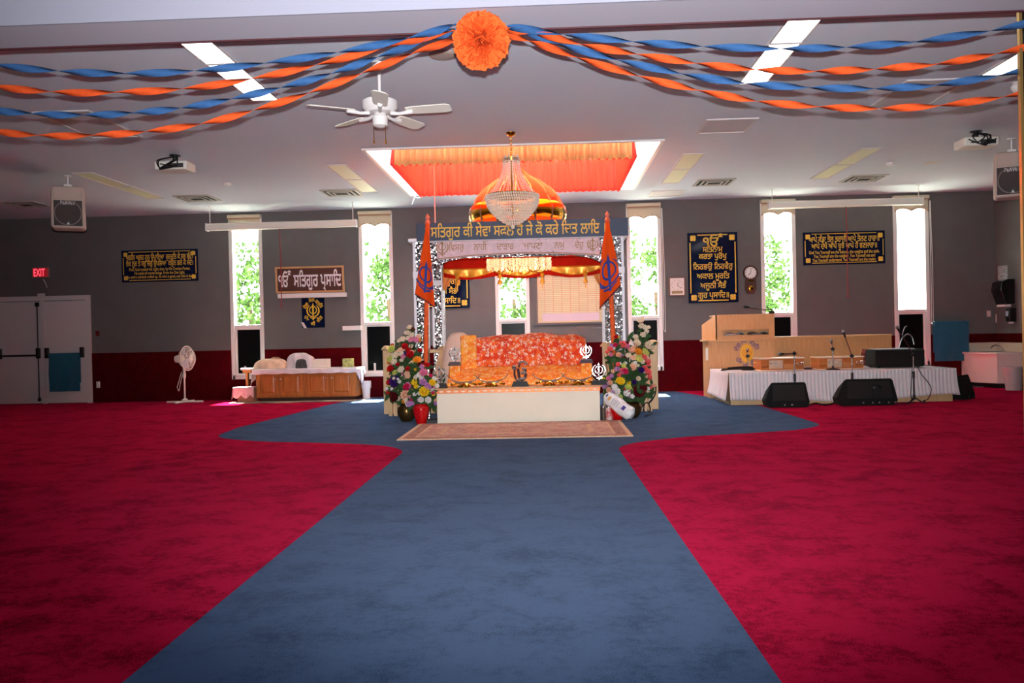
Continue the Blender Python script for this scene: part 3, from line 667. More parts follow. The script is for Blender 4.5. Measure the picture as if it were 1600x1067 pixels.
# lining and gold swag inside the top
def lining(x0, x1, y, ztop, drop, sag, name, m, n=50):
    def g(u, v): return (x0+(x1-x0)*u, y-.015*math.sin(u*n*1.4)*v, ztop-(drop+sag*math.sin(math.pi*((u*3) % 1)))*v)
    return MB().grid(110, 5, g).build(name, m, t, solid=.003)
lining(PX0+.2, PX1-.2, PF+.2, 2.36, .18, .0, 'front_lining', M_redcl)
lining(PX0+.2, PX1-.2, PB-.2, 2.36, .32, .05, 'back_lining', M_redcl)
lining(PX0+.2, PX1-.2, PB-.26, 2.16, .05, .09, 'gold_swag', M_gilt)
MB().box(PX0+.1, PX1-.1, PF+.1, PB-.1, 2.375, 2.385).build('ceiling_cloth', M_orcl, t)
for k in range(4):
    MB().lathe([(.004, 0), (.03, -.03), (.035, -.07), (.012, -.09), (.04, -.16), (.035, -.18), (.01, -.18), (.006, -.27), (.002, -.27)], (PX0+.42+k*.66, PB-.28, 2.08), 10).build('tassel', M_gilt, t)
for x, s3 in ((PX0+.17, 1), (PX1-.17, -1)):
    MB().grid(14, 10, lambda u, v: (x+s3*.24*u*(1-.8*v), PB-.12-.02*math.sin(u*20), 2.2-.36*v)).build('corner_drape', cloth('pale_gold_cloth', (250, 196, 130), .4), t, solid=.003)

# platform with white front
DZ2 = at(810, 604, 10.9).z; zb1 = at(810, 612.5, 10.9).z
dx0, dx1, dy0, dy1 = -1.44, .645, 10.89, 13.2
t = thing('shrine_platform', 'low shrine platform with plain cream front panel and beaded edge', 'platform', ((dx0+dx1)/2, dy0, 0))
MB().box(dx0, dx1, dy0, dy0+.03, 0.0, zb1).build('front_panel', mat('cream_panel', (232, 224, 204), .55, var=.03, vscale=2), t, bevel=.004)
MB().box(dx0, dx0+.03, dy0+.03, dy1, 0, zb1).build('side_panel', M_pine, t)
MB().box(dx1-.03, dx1, dy0+.03, dy1, 0, zb1).build('side_panel', M_pine, t)
MB().box(dx0-.02, dx1+.02, dy0-.03, dy1, DZ2-.022, DZ2).build('top_board', M_beechx, t, bevel=.006)
bm_ = MB().box(dx0-.005, dx1+.005, dy0-.012, dy0+.03, zb1, DZ2-.022).build('edge_band', mat('copper_band', (206, 116, 60), .4, .3), t)
f = MB(); n = 22
for k in range(n): x = dx0+.06+(dx1-dx0-.12)*k/(n-1); f.ell((x, dy0-.014, (zb1+DZ2-.022)/2), .032, .008, .013, 10, 6)
f.build('bead', mat('pearl_bead', (255, 226, 196), .2), bm_)
# wooden railings left and right
def railing(xo, xi, label, y=12.42):
    s = 1 if xo < xi else -1
    t = thing('wooden_railing', label, 'railing', (xo, y, 0)); q = .055
    def newel(x, y2, top, nm):
        MB().box(x-q, x+q, y2-q, y2+q, 0, top-.07).build(nm, M_pine, t, bevel=.004)
        MB().lathe([(.052, -.07), (.085, -.065), (.085, -.045), (.07, -.03), (.055, -.01), (.02, 0)], (x, y2, top), 4, M=None).build(nm+'_cap', M_pine, t, smooth=False)
    newel(xo+s*.06, y, 1.0, 'newel_post'); newel(xi, y-.2, .985, 'newel_post')
    MB().box(min(xo, xi)+.1, max(xo, xi)-.05, y-.03, y+.03, .88, .93).build('handrail', M_pine, t, bevel=.005)
    MB().box(min(xo, xi), max(xo, xi), y-.02, y+.02, 0, .50).build('lower_panel', M_beech, t)
    f = MB()
    for k in range(4): x = xo+s*(.16+.07*k); f.box(x-.025, x+.025, y-.37, y-.33, 0, .38)
    f.build('slat', M_pine, t)
    # sloping arm from the inner newel down towards the front
    a = Vector((xi, y-.24, .94)); b = Vector((xi-s*.03, y-1.0, .50)); d = b-a
    f = MB(); hw = .05; f.add([a+Vector((-hw, 0, 0)), a+Vector((hw, 0, 0)), b+Vector((hw, 0, 0)), b+Vector((-hw, 0, 0)), a+Vector((-hw, 0, -.09)), a+Vector((hw, 0, -.09)), b+Vector((hw, 0, -.09)), b+Vector((-hw, 0, -.09))], [(0, 3, 2, 1), (4, 5, 6, 7), (0, 1, 5, 4), (1, 2, 6, 5), (2, 3, 7, 6), (3, 0, 4, 7)])
    f.build('sloping_arm', M_pine, t, bevel=.006)
railing(-2.42, -1.50, 'pale wooden railing behind the flowers left of the platform')
railing(1.58, .83, 'pale wooden railing behind the flowers right of the platform')

# cloth-covered bed and cushions
M_rum = brocade('orange_gold_brocade', (250, 130, 36), (255, 168, 60), (255, 222, 170), 20., .47)
M_rum2 = brocade('red_orange_brocade', (226, 62, 26), (244, 104, 36), (245, 215, 195), 17., .47)
xa, xb = at(700, 590, 11.3).x, at(925, 585, 11.3).x
def slope(u, v):
    x = xa+(xb-xa)*u+(.05*(u-.5)*v); q = v
    return (x, 11.18+.50*q+.012*math.sin(u*40)*(1-q), DZ2+.004+(.235*q**.8)+.006*math.sin(u*25+v*9))
tag(MB().grid(60, 14, slope).build('spread_cloth', M_rum, loc=((xa+xb)/2, 11.4, DZ2), solid=.008), 'golden orange brocade cloth sloping over the front of the shrine bed', 'cloth')
zl = DZ2+.245; xa, xb = at(727, 545, 11.75).x, at(915, 540, 11.75).x; zt = at(820, 525, 11.75).z
def bundle(u, v):
    # front face, rolled top edge, then back
    x = xa+(xb-xa)*u; prof = zt-.02+.03*math.sin(math.pi*min(1, max(0, (u-.25)/.6)))-.06*max(0, (u-.86)/.14)**2-.015*max(0, (.06-u)/.06)
    if v < .55: q = v/.55; return (x, 11.70+.02*math.sin(u*31), zl-.01+(prof-zl-.03)*q)
    if v < .8: q = (v-.55)/.25; return (x, 11.70+.42*q, prof-.03+.05*math.sin(q*math.pi)+.012*math.sin(u*19+q*5))
    if v < .93: q = (v-.8)/.13; return (x, 12.12, (prof-.03)*(1-q)+zl*q)
    q = (v-.93)/.07; return (x, 12.12-.42*q, zl-.002)
tag(MB().grid(60, 40, bundle).build('bed_cover', M_rum2, loc=((xa+xb)/2, 11.8, zl), solid=.01), 'red-orange brocade cover with pale floral motifs over the shrine bed', 'cloth')
MB_ = MB().box(xa+.02, xb-.02, 11.73, 12.6, DZ2, zl-.014)
tag(MB_.build('shrine_bed', M_pine, loc=((xa+xb)/2, 12, DZ2), bevel=.03), 'wooden shrine bed beneath the orange brocade covers', 'bed')
c = at(711, 545, 11.85)
def lump(u, v):
    a = u*2*math.pi; th = v*math.pi*.5; r = math.cos(th)**.6; k = 1+.04*math.sin(3*a+1)
    return (c.x+.03*math.sin(th)*1.6+.215*k*r*math.cos(a), 11.87+.16*r*math.sin(a), DZ2+.0+(zt+.075-DZ2)*math.sin(th)**.7)
tag(MB().grid(30, 12, lump).build('draped_bundle', cloth('peach_white_cloth', (250, 222, 206), .3), loc=(c.x, 11.87, DZ2)), 'rounded white and peach draped bundle at left end of the shrine bed', 'cloth bundle')
a = at(722, 524, 11.72); b2 = at(745, 524, 11.72)
tag(MB().box(a.x-.02, b2.x, 11.62, 11.695, DZ2+.2, a.z).build('cushion', M_rum, loc=((a.x+b2.x)/2, 11.66, DZ2+.2), bevel=.025), 'small yellow-orange brocade cushion beside the white draped bundle', 'cushion')

# silver emblems on stands
M_silver = mat('polished_silver', (205, 204, 206), .16, .95, bump=.3, bscale=14)
def emblem(px, pyb, pyt, Y, label, base_m, kind='khanda', ground=None):
    b = at(px, pyb, Y); tt = at(px, pyt, Y); z0 = DZ2 if ground is None else ground; h = tt.z-z0
    t = thing('emblem_stand', label, 'emblem', (b.x, Y, z0)); x = b.x; bh = h*.20; wd = h*.36
    MB().add([(x-wd, Y-.06, z0), (x+wd, Y-.06, z0), (x+wd, Y+.06, z0), (x-wd, Y+.06, z0), (x-wd*.75, Y-.045, z0+bh), (x+wd*.75, Y-.045, z0+bh), (x+wd*.75, Y+.045, z0+bh), (x-wd*.75, Y+.045, z0+bh)], [(0, 3, 2, 1), (4, 5, 6, 7), (0, 1, 5, 4), (1, 2, 6, 5), (2, 3, 7, 6), (3, 0, 4, 7)]).build('base', base_m, t, smooth=False)
    f = MB(); s2 = (h-bh)/1.95; zc = z0+bh+s2*.95
    if kind == 'khanda': khanda(f, (x, zc), s2, Y-.012, Y+.012)
    else:
        hh = h-bh; k = hh*1.0; z1 = z0+bh
        pl = lambda pts, r: f.tube(bez([(x+u*k, Y, z1+v*k) for u, v in pts], 8), r, 8)
        pl([(-.30, .62), (-.36, .70), (-.30, .78), (-.23, .70), (-.27, .60), (-.28, .35), (-.22, .12)], .016)
        pl([(-.10, .66), (-.06, .30), (-.02, .16), (.10, .10), (.24, .18), (.28, .34), (.20, .44), (.04, .42)], .022)
        pl([(.20, .44), (.27, .52), (.24, .62), (.10, .64)], .020); pl([(-.22, .12), (-.08, .04), (.05, .02)], .014)
        pl([(-.06, .70), (.02, .95), (.22, .98), (.36, .84)], .016)
    f.build('silver_emblem', M_silver, t)
emblem(687, 603, 571, 10.98, 'silver crossed-swords emblem on black stand at left front of platform', M_black)
emblem(936, 600, 566, 10.98, 'silver crossed-swords emblem on black stand at right front of platform', M_black)
emblem(813, 603, 565, 10.96, 'silver letter emblem on black stand at centre front of platform', M_black, 'onkar')
# higher pair stands on small acrylic plinths at the ends of the bed
for px, pyb, pyt, lab in ((711, 571, 541, 'left'), (916, 567, 537, 'right')):
    p = at(px, pyb, 11.45); z1 = p.z
    tag(MB().box(p.x-.07, p.x+.07, 11.39, 11.51, DZ2, z1).build('plinth', M_rum, loc=(p.x, 11.45, DZ2), bevel=.01), 'cloth-covered plinth under the raised silver emblem at %s of the bed' % lab, 'plinth')
    emblem(px, pyb, pyt, 11.45, 'silver crossed-swords emblem on raised plinth at %s end of the bed' % lab, M_chrome, ground=z1)
def swords(px, py, Y, label, s=.16):
    p = at(px, py, Y); x, z = p.x, DZ2
    t = thing('crossed_swords', label, 'ornament', (x, Y, z), 'crossed sword ornaments along the platform edge')
    MB().lathe([(.09, 0), (.085, .02), (.05, .045), (.012, .055), (.012, .07)], (x, Y, z), 20).build('shield', M_gold, t)
    for sg in (-1, 1):
        pts = bez([(x-sg*.10, Y+.02*sg, z+.05), (x+sg*.06, Y+.02*sg, z+.065), (x+sg*.16, Y+.02*sg, z+.10), (x+sg*s*1.35, Y+.02*sg, z+.16)], 6)
        MB().tube(pts, [.013*(1-.7*i/len(pts)) for i in range(len(pts))], 8).build('blade', M_silver, t)
        MB().tube([(x-sg*.10, Y+.02*sg, z+.05), (x-sg*.15, Y+.02*sg, z+.035)], .014, 8).ell((x-sg*.16, Y+.02*sg, z+.035), .02, .02, .02, 8, 6).tube([(x-sg*.11, Y-.02+.02*sg, z+.05), (x-sg*.11, Y+.02+.02*sg, z+.05)], .008, 6).build('hilt', M_gold, t)
swords(725, 598, 11.04, 'silver and gold crossed swords with shield, second ornament from the left edge')
swords(768, 597, 11.04, 'silver and gold crossed swords with shield, left of the centre letter emblem')
swords(858, 594, 11.04, 'silver and gold crossed swords with shield, right of the centre letter emblem')
swords(903, 593, 11.04, 'silver and gold crossed swords with shield, beside the right black stand')

# drum chandelier inside the pavilion, hanging chandelier in front of it
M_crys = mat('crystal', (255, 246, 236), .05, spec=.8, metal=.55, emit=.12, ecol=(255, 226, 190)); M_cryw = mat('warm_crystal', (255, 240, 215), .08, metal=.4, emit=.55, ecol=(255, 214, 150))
c = at(811, 420, 12.4); dz0 = at(811, 438, 12.4).z
t = thing('drum_chandelier', 'glittering round crystal chandelier hanging inside the pavilion', 'chandelier', (c.x, 12.4, 2.375))
R0 = .46
MB().lathe([(R0, -.03), (R0, -.002)], (c.x, 12.4, 2.375), 40).build('ceiling_plate', M_gold, t)
f = MB(); q = random.Random(2)
for ring, n in ((R0, 60), (R0*.8, 44), (R0*.55, 30)):
    for k in range(n):
        a = 2*math.pi*k/n
        for j in range(7): f.octa((c.x+ring*math.cos(a)+q.uniform(-.006, .006), 12.4+ring*math.sin(a), 2.32-j*.038-(.02 if (k % 2) else 0)), .014, .021)
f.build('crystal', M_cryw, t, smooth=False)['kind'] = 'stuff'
f = MB()
for k in range(6):
    a = 2*math.pi*k/6+.3; x, y = c.x+.3*math.cos(a), 12.4+.3*math.sin(a); f.tube(bez([(x-.09, y, 2.1), (x-.07, y, 2.04), (x, y, 2.02), (x+.07, y, 2.04), (x+.09, y, 2.1)], 5), .008, 6)
f.build('scroll', M_gold, t)
lb = bpy.data.lights.new('chandelier_bulbs', 'POINT'); lb.energy = 11; lb.color = (1, .78, .5); lb.shadow_soft_size = .1
lo = bpy.data.objects.new('chandelier_bulbs', lb); COL.objects.link(lo); lo.location = (c.x, 12.4, 1.98)
p = onz(798, 207, H); x, y = p.x, p.y
t = thing('chandelier', 'tall crystal chandelier hanging on a gold chain in front of the dome', 'chandelier', p)
zc = at(798, 250, y).z; zr = at(798, 306, y).z; ze = at(798, 352, y).z; RR = .30; r1 = .095
MB().lathe([(.012, -.05), (.03, -.045), (.055, -.02), (.06, -.001)], p, 24).build('canopy', M_gold, t)
f = MB(); zz = H-.05; k = 0
while zz > zc: f.tube([(x+(.009 if k % 2 else 0)*math.cos(a), y+(0 if k % 2 else .009)*math.cos(a), zz-.014+.018*math.sin(a)) for a in (0, 1.05, 2.1, 3.14, 4.2, 5.25)], .0035, 5, closed=True); zz -= .027; k += 1
f.build('chain', M_gold, t)
MB().lathe([(r1-.02, -.01), (r1, -.012), (r1+.004, .012), (r1-.02, .014)], (x, y, zc), 28).build('crown', M_gold, t)
MB().cyl((x, y, zc+.02), (x, y, ze+.1), .011, n=10).build('stem', M_gold, t)
f = MB(); NS = 26
for k in range(NS):
    a = 2*math.pi*k/NS
    for j in range(20):
        u = j/19; r = r1+(RR-r1)*u**2.2; f.octa((x+r*math.cos(a), y+r*math.sin(a), zc+(zr-zc)*u), .0095, .0125)
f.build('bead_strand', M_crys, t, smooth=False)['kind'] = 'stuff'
MB().lathe([(RR-.012, -.012), (RR+.008, -.012), (RR+.008, .014), (RR-.012, .014)], (x, y, zr), 40).build('ring', M_gold, t)
f = MB(); rows = 13
for j in range(rows):
    u = j/(rows-1); r = (RR+.01)*math.cos(u*math.pi/2)**.75+.012; n = max(6, int(2*math.pi*r/.028)); z = zr-.01+(ze-zr)*(u**.95)
    for k in range(n):
        a = 2*math.pi*(k+.5*(j % 2))/n; f.octa((x+r*math.cos(a), y+r*math.sin(a), z), .0135, .02)
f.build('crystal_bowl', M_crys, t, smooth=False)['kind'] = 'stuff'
MB().ell((x, y, ze-.02), .025, .025, .03, 12, 8).build('finial', M_crys, t)
f = MB()
for k in range(10):
    a = 2*math.pi*k/10; f.octa((x+.08*math.cos(a), y+.08*math.sin(a), zc+.03), .014, .03); f.octa((x+r1*math.cos(a), y+r1*math.sin(a), zc-.035), .012, .022)
f.build('pendant', M_crys, t, smooth=False)

# orange frilled cloth hung in the skylight well
M_frill = cloth('orange_frill', (255, 224, 172), .72, var=.10, vscale=7, stretch=(3, 3, .4)); M_frillred = cloth('red_frill', (255, 124, 112), .6, var=.10, vscale=7, stretch=(3, 3, .4)); M_roofcl = cloth('dotted_orange_cloth', (255, 186, 140), .75, var=.15, vscale=60)
vx0, vx1, vy0, vy1 = -1.95, 1.14, 11.12, 13.75
zf0, zr_ = at(805, 254, vy0).z, 3.93; zb0 = at(815, 302, vy1).z
t = thing('frilled_canopy', 'orange frilled cloth canopy hung in the bright ceiling skylight', 'cloth canopy', ((vx0+vx1)/2, (vy0+vy1)/2, zr_))
MB().grid(24, 24, lambda u, v: (vx0+(vx1-vx0)*u, vy0+(vy1-vy0)*v, zr_-.07*math.sin(math.pi*u)*math.sin(math.pi*v))).build('roof_cloth', M_roofcl, t, solid=.004)
def frill(p0, p1, z1, z0, nrm, m, name, n, flare=.05):
    p0, p1 = Vector(p0), Vector(p1); q = random.Random(int(p0.x*100+p1.y*10)); ph = [q.uniform(-1, 1) for _ in range(n+2)]
    def g(u, v):
        p = p0.lerp(p1, u); i = int(u*n); wv = math.sin(u*n*math.pi*2+ph[min(i, n)]*1.2)
        return (p.x+nrm[0]*(flare*v+.022*wv*(.35+.65*v)), p.y+nrm[1]*(flare*v+.022*wv*(.35+.65*v)), z1+(z0-z1)*v+.012*wv*v)
    MB().grid(n*10, 6, g).build(name, m, t, solid=.003)
frill((vx0, vy0, 0), (vx1, vy0, 0), zr_+.02, zf0, (0, -1), M_frill, 'front_valance', 34)
frill((vx0-.07, vy1, 0), (vx1+.07, vy1, 0), zr_, zb0, (0, 1), M_frillred, 'back_valance', 34, .0)
frill((vx0, vy0, 0), (vx0, vy1, 0), zr_, (zf0+zb0)/2, (-1, 0), M_frillred, 'side_valance', 28)
frill((vx1, vy0, 0), (vx1, vy1, 0), zr_, (zf0+zb0)/2, (1, 0), M_frillred, 'side_valance', 28)
frill((vx0+.03, vy0+.04, 0), (vx1-.03, vy0+.04, 0), zr_, zf0+.02, (0, -1), M_frillred, 'inner_valance', 34, .0)
f = MB()
for a, b, c2, d in ((vx0, vy0, SKX0+.01, vy0-.1), (vx1, vy0, SKX1-.01, vy0-.1), (vx0, vy1, SKX0+.01, vy1+.1), (vx1, vy1, SKX1-.01, vy1+.1)): f.cyl((a, b, zr_), (c2, d, 4.3), .006, n=6)
f.build('cord', M_white, t)
a = at(648, 303, 14.45); f = MB()
f.tube(bez([(a.x-.1, 14.5, a.z+.35), (a.x-.02, 14.45, a.z-.02), (a.x+.12, 14.42, a.z-.06), (a.x+.2, 14.45, a.z+.1), (a.x+.1, 14.47, a.z+.12), (a.x, 14.45, a.z-.05), (a.x-.05, 14.44, a.z-.18)], 10), .007, 6)
tag(f.build('white_cable', M_white, loc=a), 'white cable looping down at the left far corner of the skylight', 'cable')
a = at(679, 306, 13.3); b = at(680, 348, 13.3)
tag(MB().tube([(a.x, 13.3, zr_-.1), (a.x, 13.3, 3.3), (b.x, 13.3, PZ+.05)], .008, 6).build('pink_cord', mat('pink_cord', (214, 160, 170), .7), loc=a), 'pale pink cord hanging from the frilled canopy to the pavilion roof', 'cord')

# flags on wrapped poles
M_flag = cloth('orange_flag', (240, 88, 24), .25); M_flagblue = mat('flag_blue', (40, 62, 142), .8); M_wrap = mat('orange_wrapping', (226, 92, 34), .7, var=.15, vscale=25, bump=.5, bscale=50)
def flag(base, top, pts, label, em, sk):
    Y = 11.36; b = at(*base, Y); a = at(*top, Y)
    low = b+(b-a)*((b.z-.0)/(a.z-b.z)); low.z = 0
    t = thing('flag', label, 'flag', low, 'orange flags before the pavilion')
    MB().tube([low, b, a], .031, 12).build('pole', M_wrap, t)
    MB().lathe([(.035, -.02), (.04, .0), (.02, .04), (.03, .07), (.004, .12)], a, 12).build('finial', mat('rose_finial', (206, 110, 90), .5), t)
    P2 = [at(x, y, Y) for x, y in pts]                      # outline: apex, right side down, hem, left side up
    n = 14; L2 = bez([P2[0], P2[4], P2[3]], 7); R2 = bez([P2[0], P2[1], P2[2]], 7)
    def g(u, v):
        i = min(int(v*n), n-1); fr = v*n-i; l = L2[i].lerp(L2[i+1], fr); r = R2[i].lerp(R2[i+1], fr); p = l.lerp(r, u)
        return (p.x, Y-.045-.035*math.sin(u*6.5+v*1.5)*v-.02*v, p.z)
    cl = MB().grid(20, 24, g).build('cloth', M_flag, t, solid=.003)
    MB().tube([Vector(g(k/20, 1)) for k in range(21)], .008, 5).build('hem', mat('dark_hem', (70, 30, 60), .8), cl)
    e0, e1 = em; f = MB(); raw = MB(); khanda(raw, (0, 0), 1., 0, .01)
    me = [Vector(p) for p in raw.v]
    for p in me:
        u = .5+(p.x*sk[0]+p.z*sk[1])*.5; v = e0+(e1-e0)*(1-(p.z+1)/2); u = min(1.02, max(-.02, u)); q = g(min(1, max(0, u)), v); p.x, p.y, p.z = q[0], q[1]-.008-.004*(p.y < .005), q[2]
    f.add(me, raw.f); f.build('emblem', M_flagblue, cl, smooth=False)
flag((665, 575), (668, 348), [(668, 345), (675, 410), (681, 480), (650, 460), (658, 405)], 'orange flag with blue emblem on the pole at pavilion left', (.50, .88), (1.95, .1))
flag((961, 580), (949, 344), [(949, 341), (962, 400), (969, 446), (936, 482), (939, 400)], 'orange flag with blue emblem on the pole at pavilion right', (.48, .92), (1.8, -.1))
# ================================================================== FLOWERS, VASES, RUG AND SMALL THINGS BY THE PLATFORM
PET = {}
def petal_mat(rgb):
    k = 'petal_%d_%d_%d' % rgb
    return cloth(k, rgb, .25)
M_centre = mat('flower_centre', (150, 110, 40), .8); M_green = cloth('flower_leaf', (58, 86, 50), .2, var=.3, vscale=20); M_stem = mat('flower_stem', (52, 78, 40), .7)
def petal(f, d, side, up, L_, W, curl, base=0., mi=0):
    """curved petal starting at the centre, growing along d and bending towards up"""
    vs = []
    for j, (u, wv) in enumerate(((.08, .25), (.4, .85), (.75, 1.), (1., .45))):
        for k in (-1, 0, 1):
            vs.append(d*(L_*u*math.cos(curl*u))+up*(L_*u*math.sin(curl*u)+base+.10*W*abs(k))+side*(W*.5*wv*k))
    f.add(vs, [(j*3+i, j*3+i+1, j*3+i+4, j*3+i+3) for j in range(3) for i in range(2)], mi)
def ring(f, n, L_, W, curl, ph=0., base=0., mi=0):
    for k in range(n):
        a = 2*math.pi*k/n+ph; petal(f, Vector((math.cos(a), math.sin(a), 0)), Vector((-math.sin(a), math.cos(a), 0)), Vector((0, 0, 1)), L_, W, curl, base, mi)
def flower_mesh(kind, rgb):
    key = (kind, rgb)
    if key in PET: return PET[key]
    f = MB()
    if kind == 'rose':
        ring(f, 6, 1., .95, .75); ring(f, 5, .85, .8, 1.15, .5, .05); ring(f, 4, .62, .6, 1.4, .2, .10); f.ell((0, 0, .35), .25, .25, .3, 8, 5)
    elif kind == 'daisy':
        ring(f, 13, 1., .36, .2); ring(f, 11, .8, .32, .55, .25, .04); f.ell((0, 0, .1), .22, .22, .14, 10, 5, 1)
    elif kind == 'lily':
        ring(f, 6, 1.1, .55, .9); f.tube([(0, 0, 0), (0, 0, .7)], .05, 5, 1)
    elif kind == 'mum':
        ring(f, 12, 1., .4, .45); ring(f, 10, .85, .38, .9, .2, .06); ring(f, 7, .65, .34, 1.25, .4, .12); f.ell((0, 0, .3), .3, .3, .3, 8, 5)
    else:                                   # spray of small round blossoms
        q = random.Random(len(PET))
        for k in range(7):
            a = 2*math.pi*k/6; r = .55 if k < 6 else 0; c = Vector((r*math.cos(a), r*math.sin(a), .25+q.uniform(-.1, .25)))
            for j in range(5): b = 2*math.pi*j/5; f.ell((c.x+.2*math.cos(b), c.y+.2*math.sin(b), c.z), .2, .2, .13, 6, 4)
            f.ell((c.x, c.y, c.z+.08), .09, .09, .09, 6, 4, 1)
    o = f.build('flower', [petal_mat(rgb), M_centre], loc=(0, 0, 0)); PET[key] = o.data; bpy.data.objects.remove(o)
    return PET[key]
def arrange(label, base, mouth, flowers, seed, depth=(.0, .3)):
    """flowers = (px, py, kind, colour, size in px, depth along Y); every stem starts in the vase mouth"""
    q = random.Random(seed); t = thing('flower_arrangement', label, 'flowers', mouth)
    st = MB(); lf = MB(); m0 = Vector(mouth)
    more = []
    for px, py, kind, rgb, sz, yy in flowers:
        if q.random() < .8: o_ = q.choice(flowers); more.append((px+q.uniform(-7, 7), py+q.uniform(-6, 6), q.choice(('spray', 'rose', 'mum', 'spray')), o_[3], q.uniform(6, 9.5), yy+.06))
    for px, py, kind, rgb, sz, yy in flowers+more:
        p = at(px, py, yy); s3 = sz/FPX*yy*.58
        o = bpy.data.objects.new('flower', flower_mesh(kind, rgb)); COL.objects.link(o); o.parent = t
        d = (p-m0); d.z *= .5; d = (d.normalized()*.55+Vector((q.uniform(-.25, .25), -1.0, q.uniform(.0, .35)))).normalized()
        o.rotation_euler = d.to_track_quat('Z', 'Y').to_euler(); o.location = p-wloc(t); o.scale = (s3, s3, s3)
        mid = m0.lerp(p, .5)+Vector((q.uniform(-.02, .02), .03, .03)); e = p-d*s3*.1
        st.tube([m0+Vector((q.uniform(-.03, .03), q.uniform(-.03, .03), -.05)), mid, e], .004, 4)
        for k in range(4):
            c = m0.lerp(p, q.uniform(.35, 1.0))+Vector((q.gauss(0, .05), q.uniform(0, .09), q.gauss(0, .04))); a = Vector((q.gauss(0, 1), q.gauss(0, .6), q.gauss(.3, 1))).normalized(); b = a.cross(Vector((q.gauss(0, .3), -1, q.gauss(0, .3)))).normalized()
            L_ = q.uniform(.045, .085); lf.add([c-a*L_, c+b*L_*.36-a*L_*.2, c+b*L_*.3+a*L_*.4, c+a*L_, c-b*L_*.3+a*L_*.4, c-b*L_*.36-a*L_*.2], [(0, 1, 2, 3, 4, 5)])
    st.build('stems', M_stem, t)['kind'] = 'stuff'
    lf.build('foliage', M_green, t, smooth=False)['kind'] = 'stuff'
    return t
CR_, RED, PNK, HOT, YEL, ORG, PUR, LIL, WHT, PCH, BUR, LIM, COR = (238, 222, 196), (196, 22, 30), (226, 130, 170), (214, 40, 96), (240, 206, 40), (240, 160, 50), (62, 30, 110), (196, 140, 196), (240, 236, 232), (240, 190, 160), (96, 20, 24), (206, 212, 110), (240, 110, 110)
def vase(px, pyb, pyt, wpx, prof, Y, name, label, m, cat):
    b = at(px, pyb, Y); h = at(px, pyt, Y).z; r = wpx/FPX*Y*.5
    o = MB().lathe([(a*r, z*h) for a, z in prof], (b.x, Y, 0), 36, cap=False).build(name, m, loc=(b.x, Y, 0), solid=.004); tag(o, label, cat)
    return Vector((b.x, Y, h))
PR_RED = [(.02, .012), (.55, .0), (.60, .05), (.72, .25), (.95, .6), (1., .76), (.92, .88), (.68, .96), (.60, .98), (.68, 1.), (.55, .985)]
PR_POT = [(.02, .012), (.5, .0), (.62, .05), (.9, .3), (1., .55), (.93, .78), (.7, .92), (.55, .95), (.66, 1.), (.5, .985)]
M_redglaze = mat('red_glaze', (196, 8, 14), .12, coat=.6); M_brasspot = mat('dark_brass', (112, 84, 46), .32, .85, var=.15, vscale=5)
mv1 = vase(658.5, 662, 631, 26, PR_RED, 10.92, 'vase', 'glossy red vase standing left of the cream front panel', M_redglaze, 'vase')
mv2 = vase(636, 660, 630, 29, PR_POT, 11.28, 'brass_pot', 'dark brass pot behind the glossy red vase', M_brasspot, 'pot')
mv3 = vase(986, 655, 627, 34, PR_POT, 11.22, 'brass_pot', 'dark brass pot at right beside the coiled black cord', M_brasspot, 'pot')
mv4 = vase(965, 660, 632, 24, PR_RED, 10.98, 'vase', 'red vase at right tucked behind the plastic-wrapped roll', M_redglaze, 'vase')
YA, YB2 = 11.2, 10.95
def J(l, y): return [(a, b, k, c, s, y+d) for a, b, k, c, s, d in l]
F1 = J([(640, 512, 'spray', CR_, 9, .2), (636, 521, 'spray', CR_, 10, .2), (644, 524, 'spray', CR_, 9, .15), (629, 531, 'spray', CR_, 11, .2), (624, 533, 'spray', CR_, 8, .25), (642, 532, 'spray', PNK, 9, .1), (650, 532, 'spray', PNK, 10, .05), (653, 527, 'spray', PCH, 8, .1),
  (613, 546, 'mum', LIM, 13, .2), (633, 543, 'rose', RED, 12, .1), (638, 549, 'rose', RED, 10, .1), (625, 548, 'spray', PCH, 10, .15), (618, 556, 'spray', CR_, 12, .2), (627, 553, 'spray', CR_, 9, .1), (641, 556, 'rose', RED, 14, .0), (630, 558, 'spray', PNK, 8, .05),
  (611, 562, 'spray', LIM, 12, .2), (617, 567, 'lily', CR_, 13, .15), (622, 571, 'rose', RED, 8, .1), (628, 563, 'spray', CR_, 8, .1), (612, 577, 'rose', RED, 13, .1), (627, 578, 'spray', CR_, 12, .0), (618, 583, 'spray', LIM, 10, .1), (637, 578, 'rose', RED, 10, -.05), (636, 584, 'spray', PCH, 10, -.05),
  (610, 599, 'rose', RED, 12, .1), (619, 597, 'mum', PUR, 20, -.02), (625, 597, 'rose', WHT, 7, -.1), (622, 593, 'rose', WHT, 5, -.12), (606, 608, 'rose', WHT, 7, .05), (613, 608, 'rose', WHT, 6, .05), (630, 604, 'lily', WHT, 10, -.05), (636, 606, 'rose', HOT, 13, -.1), (643, 606, 'rose', PNK, 9, -.12),
  (634, 618, 'mum', PCH, 17, -.1), (619, 621, 'rose', BUR, 17, .0), (614, 616, 'rose', BUR, 10, .05), (632, 627, 'rose', ORG, 9, -.1), (641, 625, 'rose', LIL, 11, -.12), (637, 588, 'spray', PCH, 9, -.05), (649, 577, 'rose', YEL, 8, -.1), (656, 549, 'rose', RED, 9, .1)], YA)
arrange('mixed silk flowers in the dark brass pot left of the platform', None, mv2+Vector((0, 0, -.02)), F1, 11)
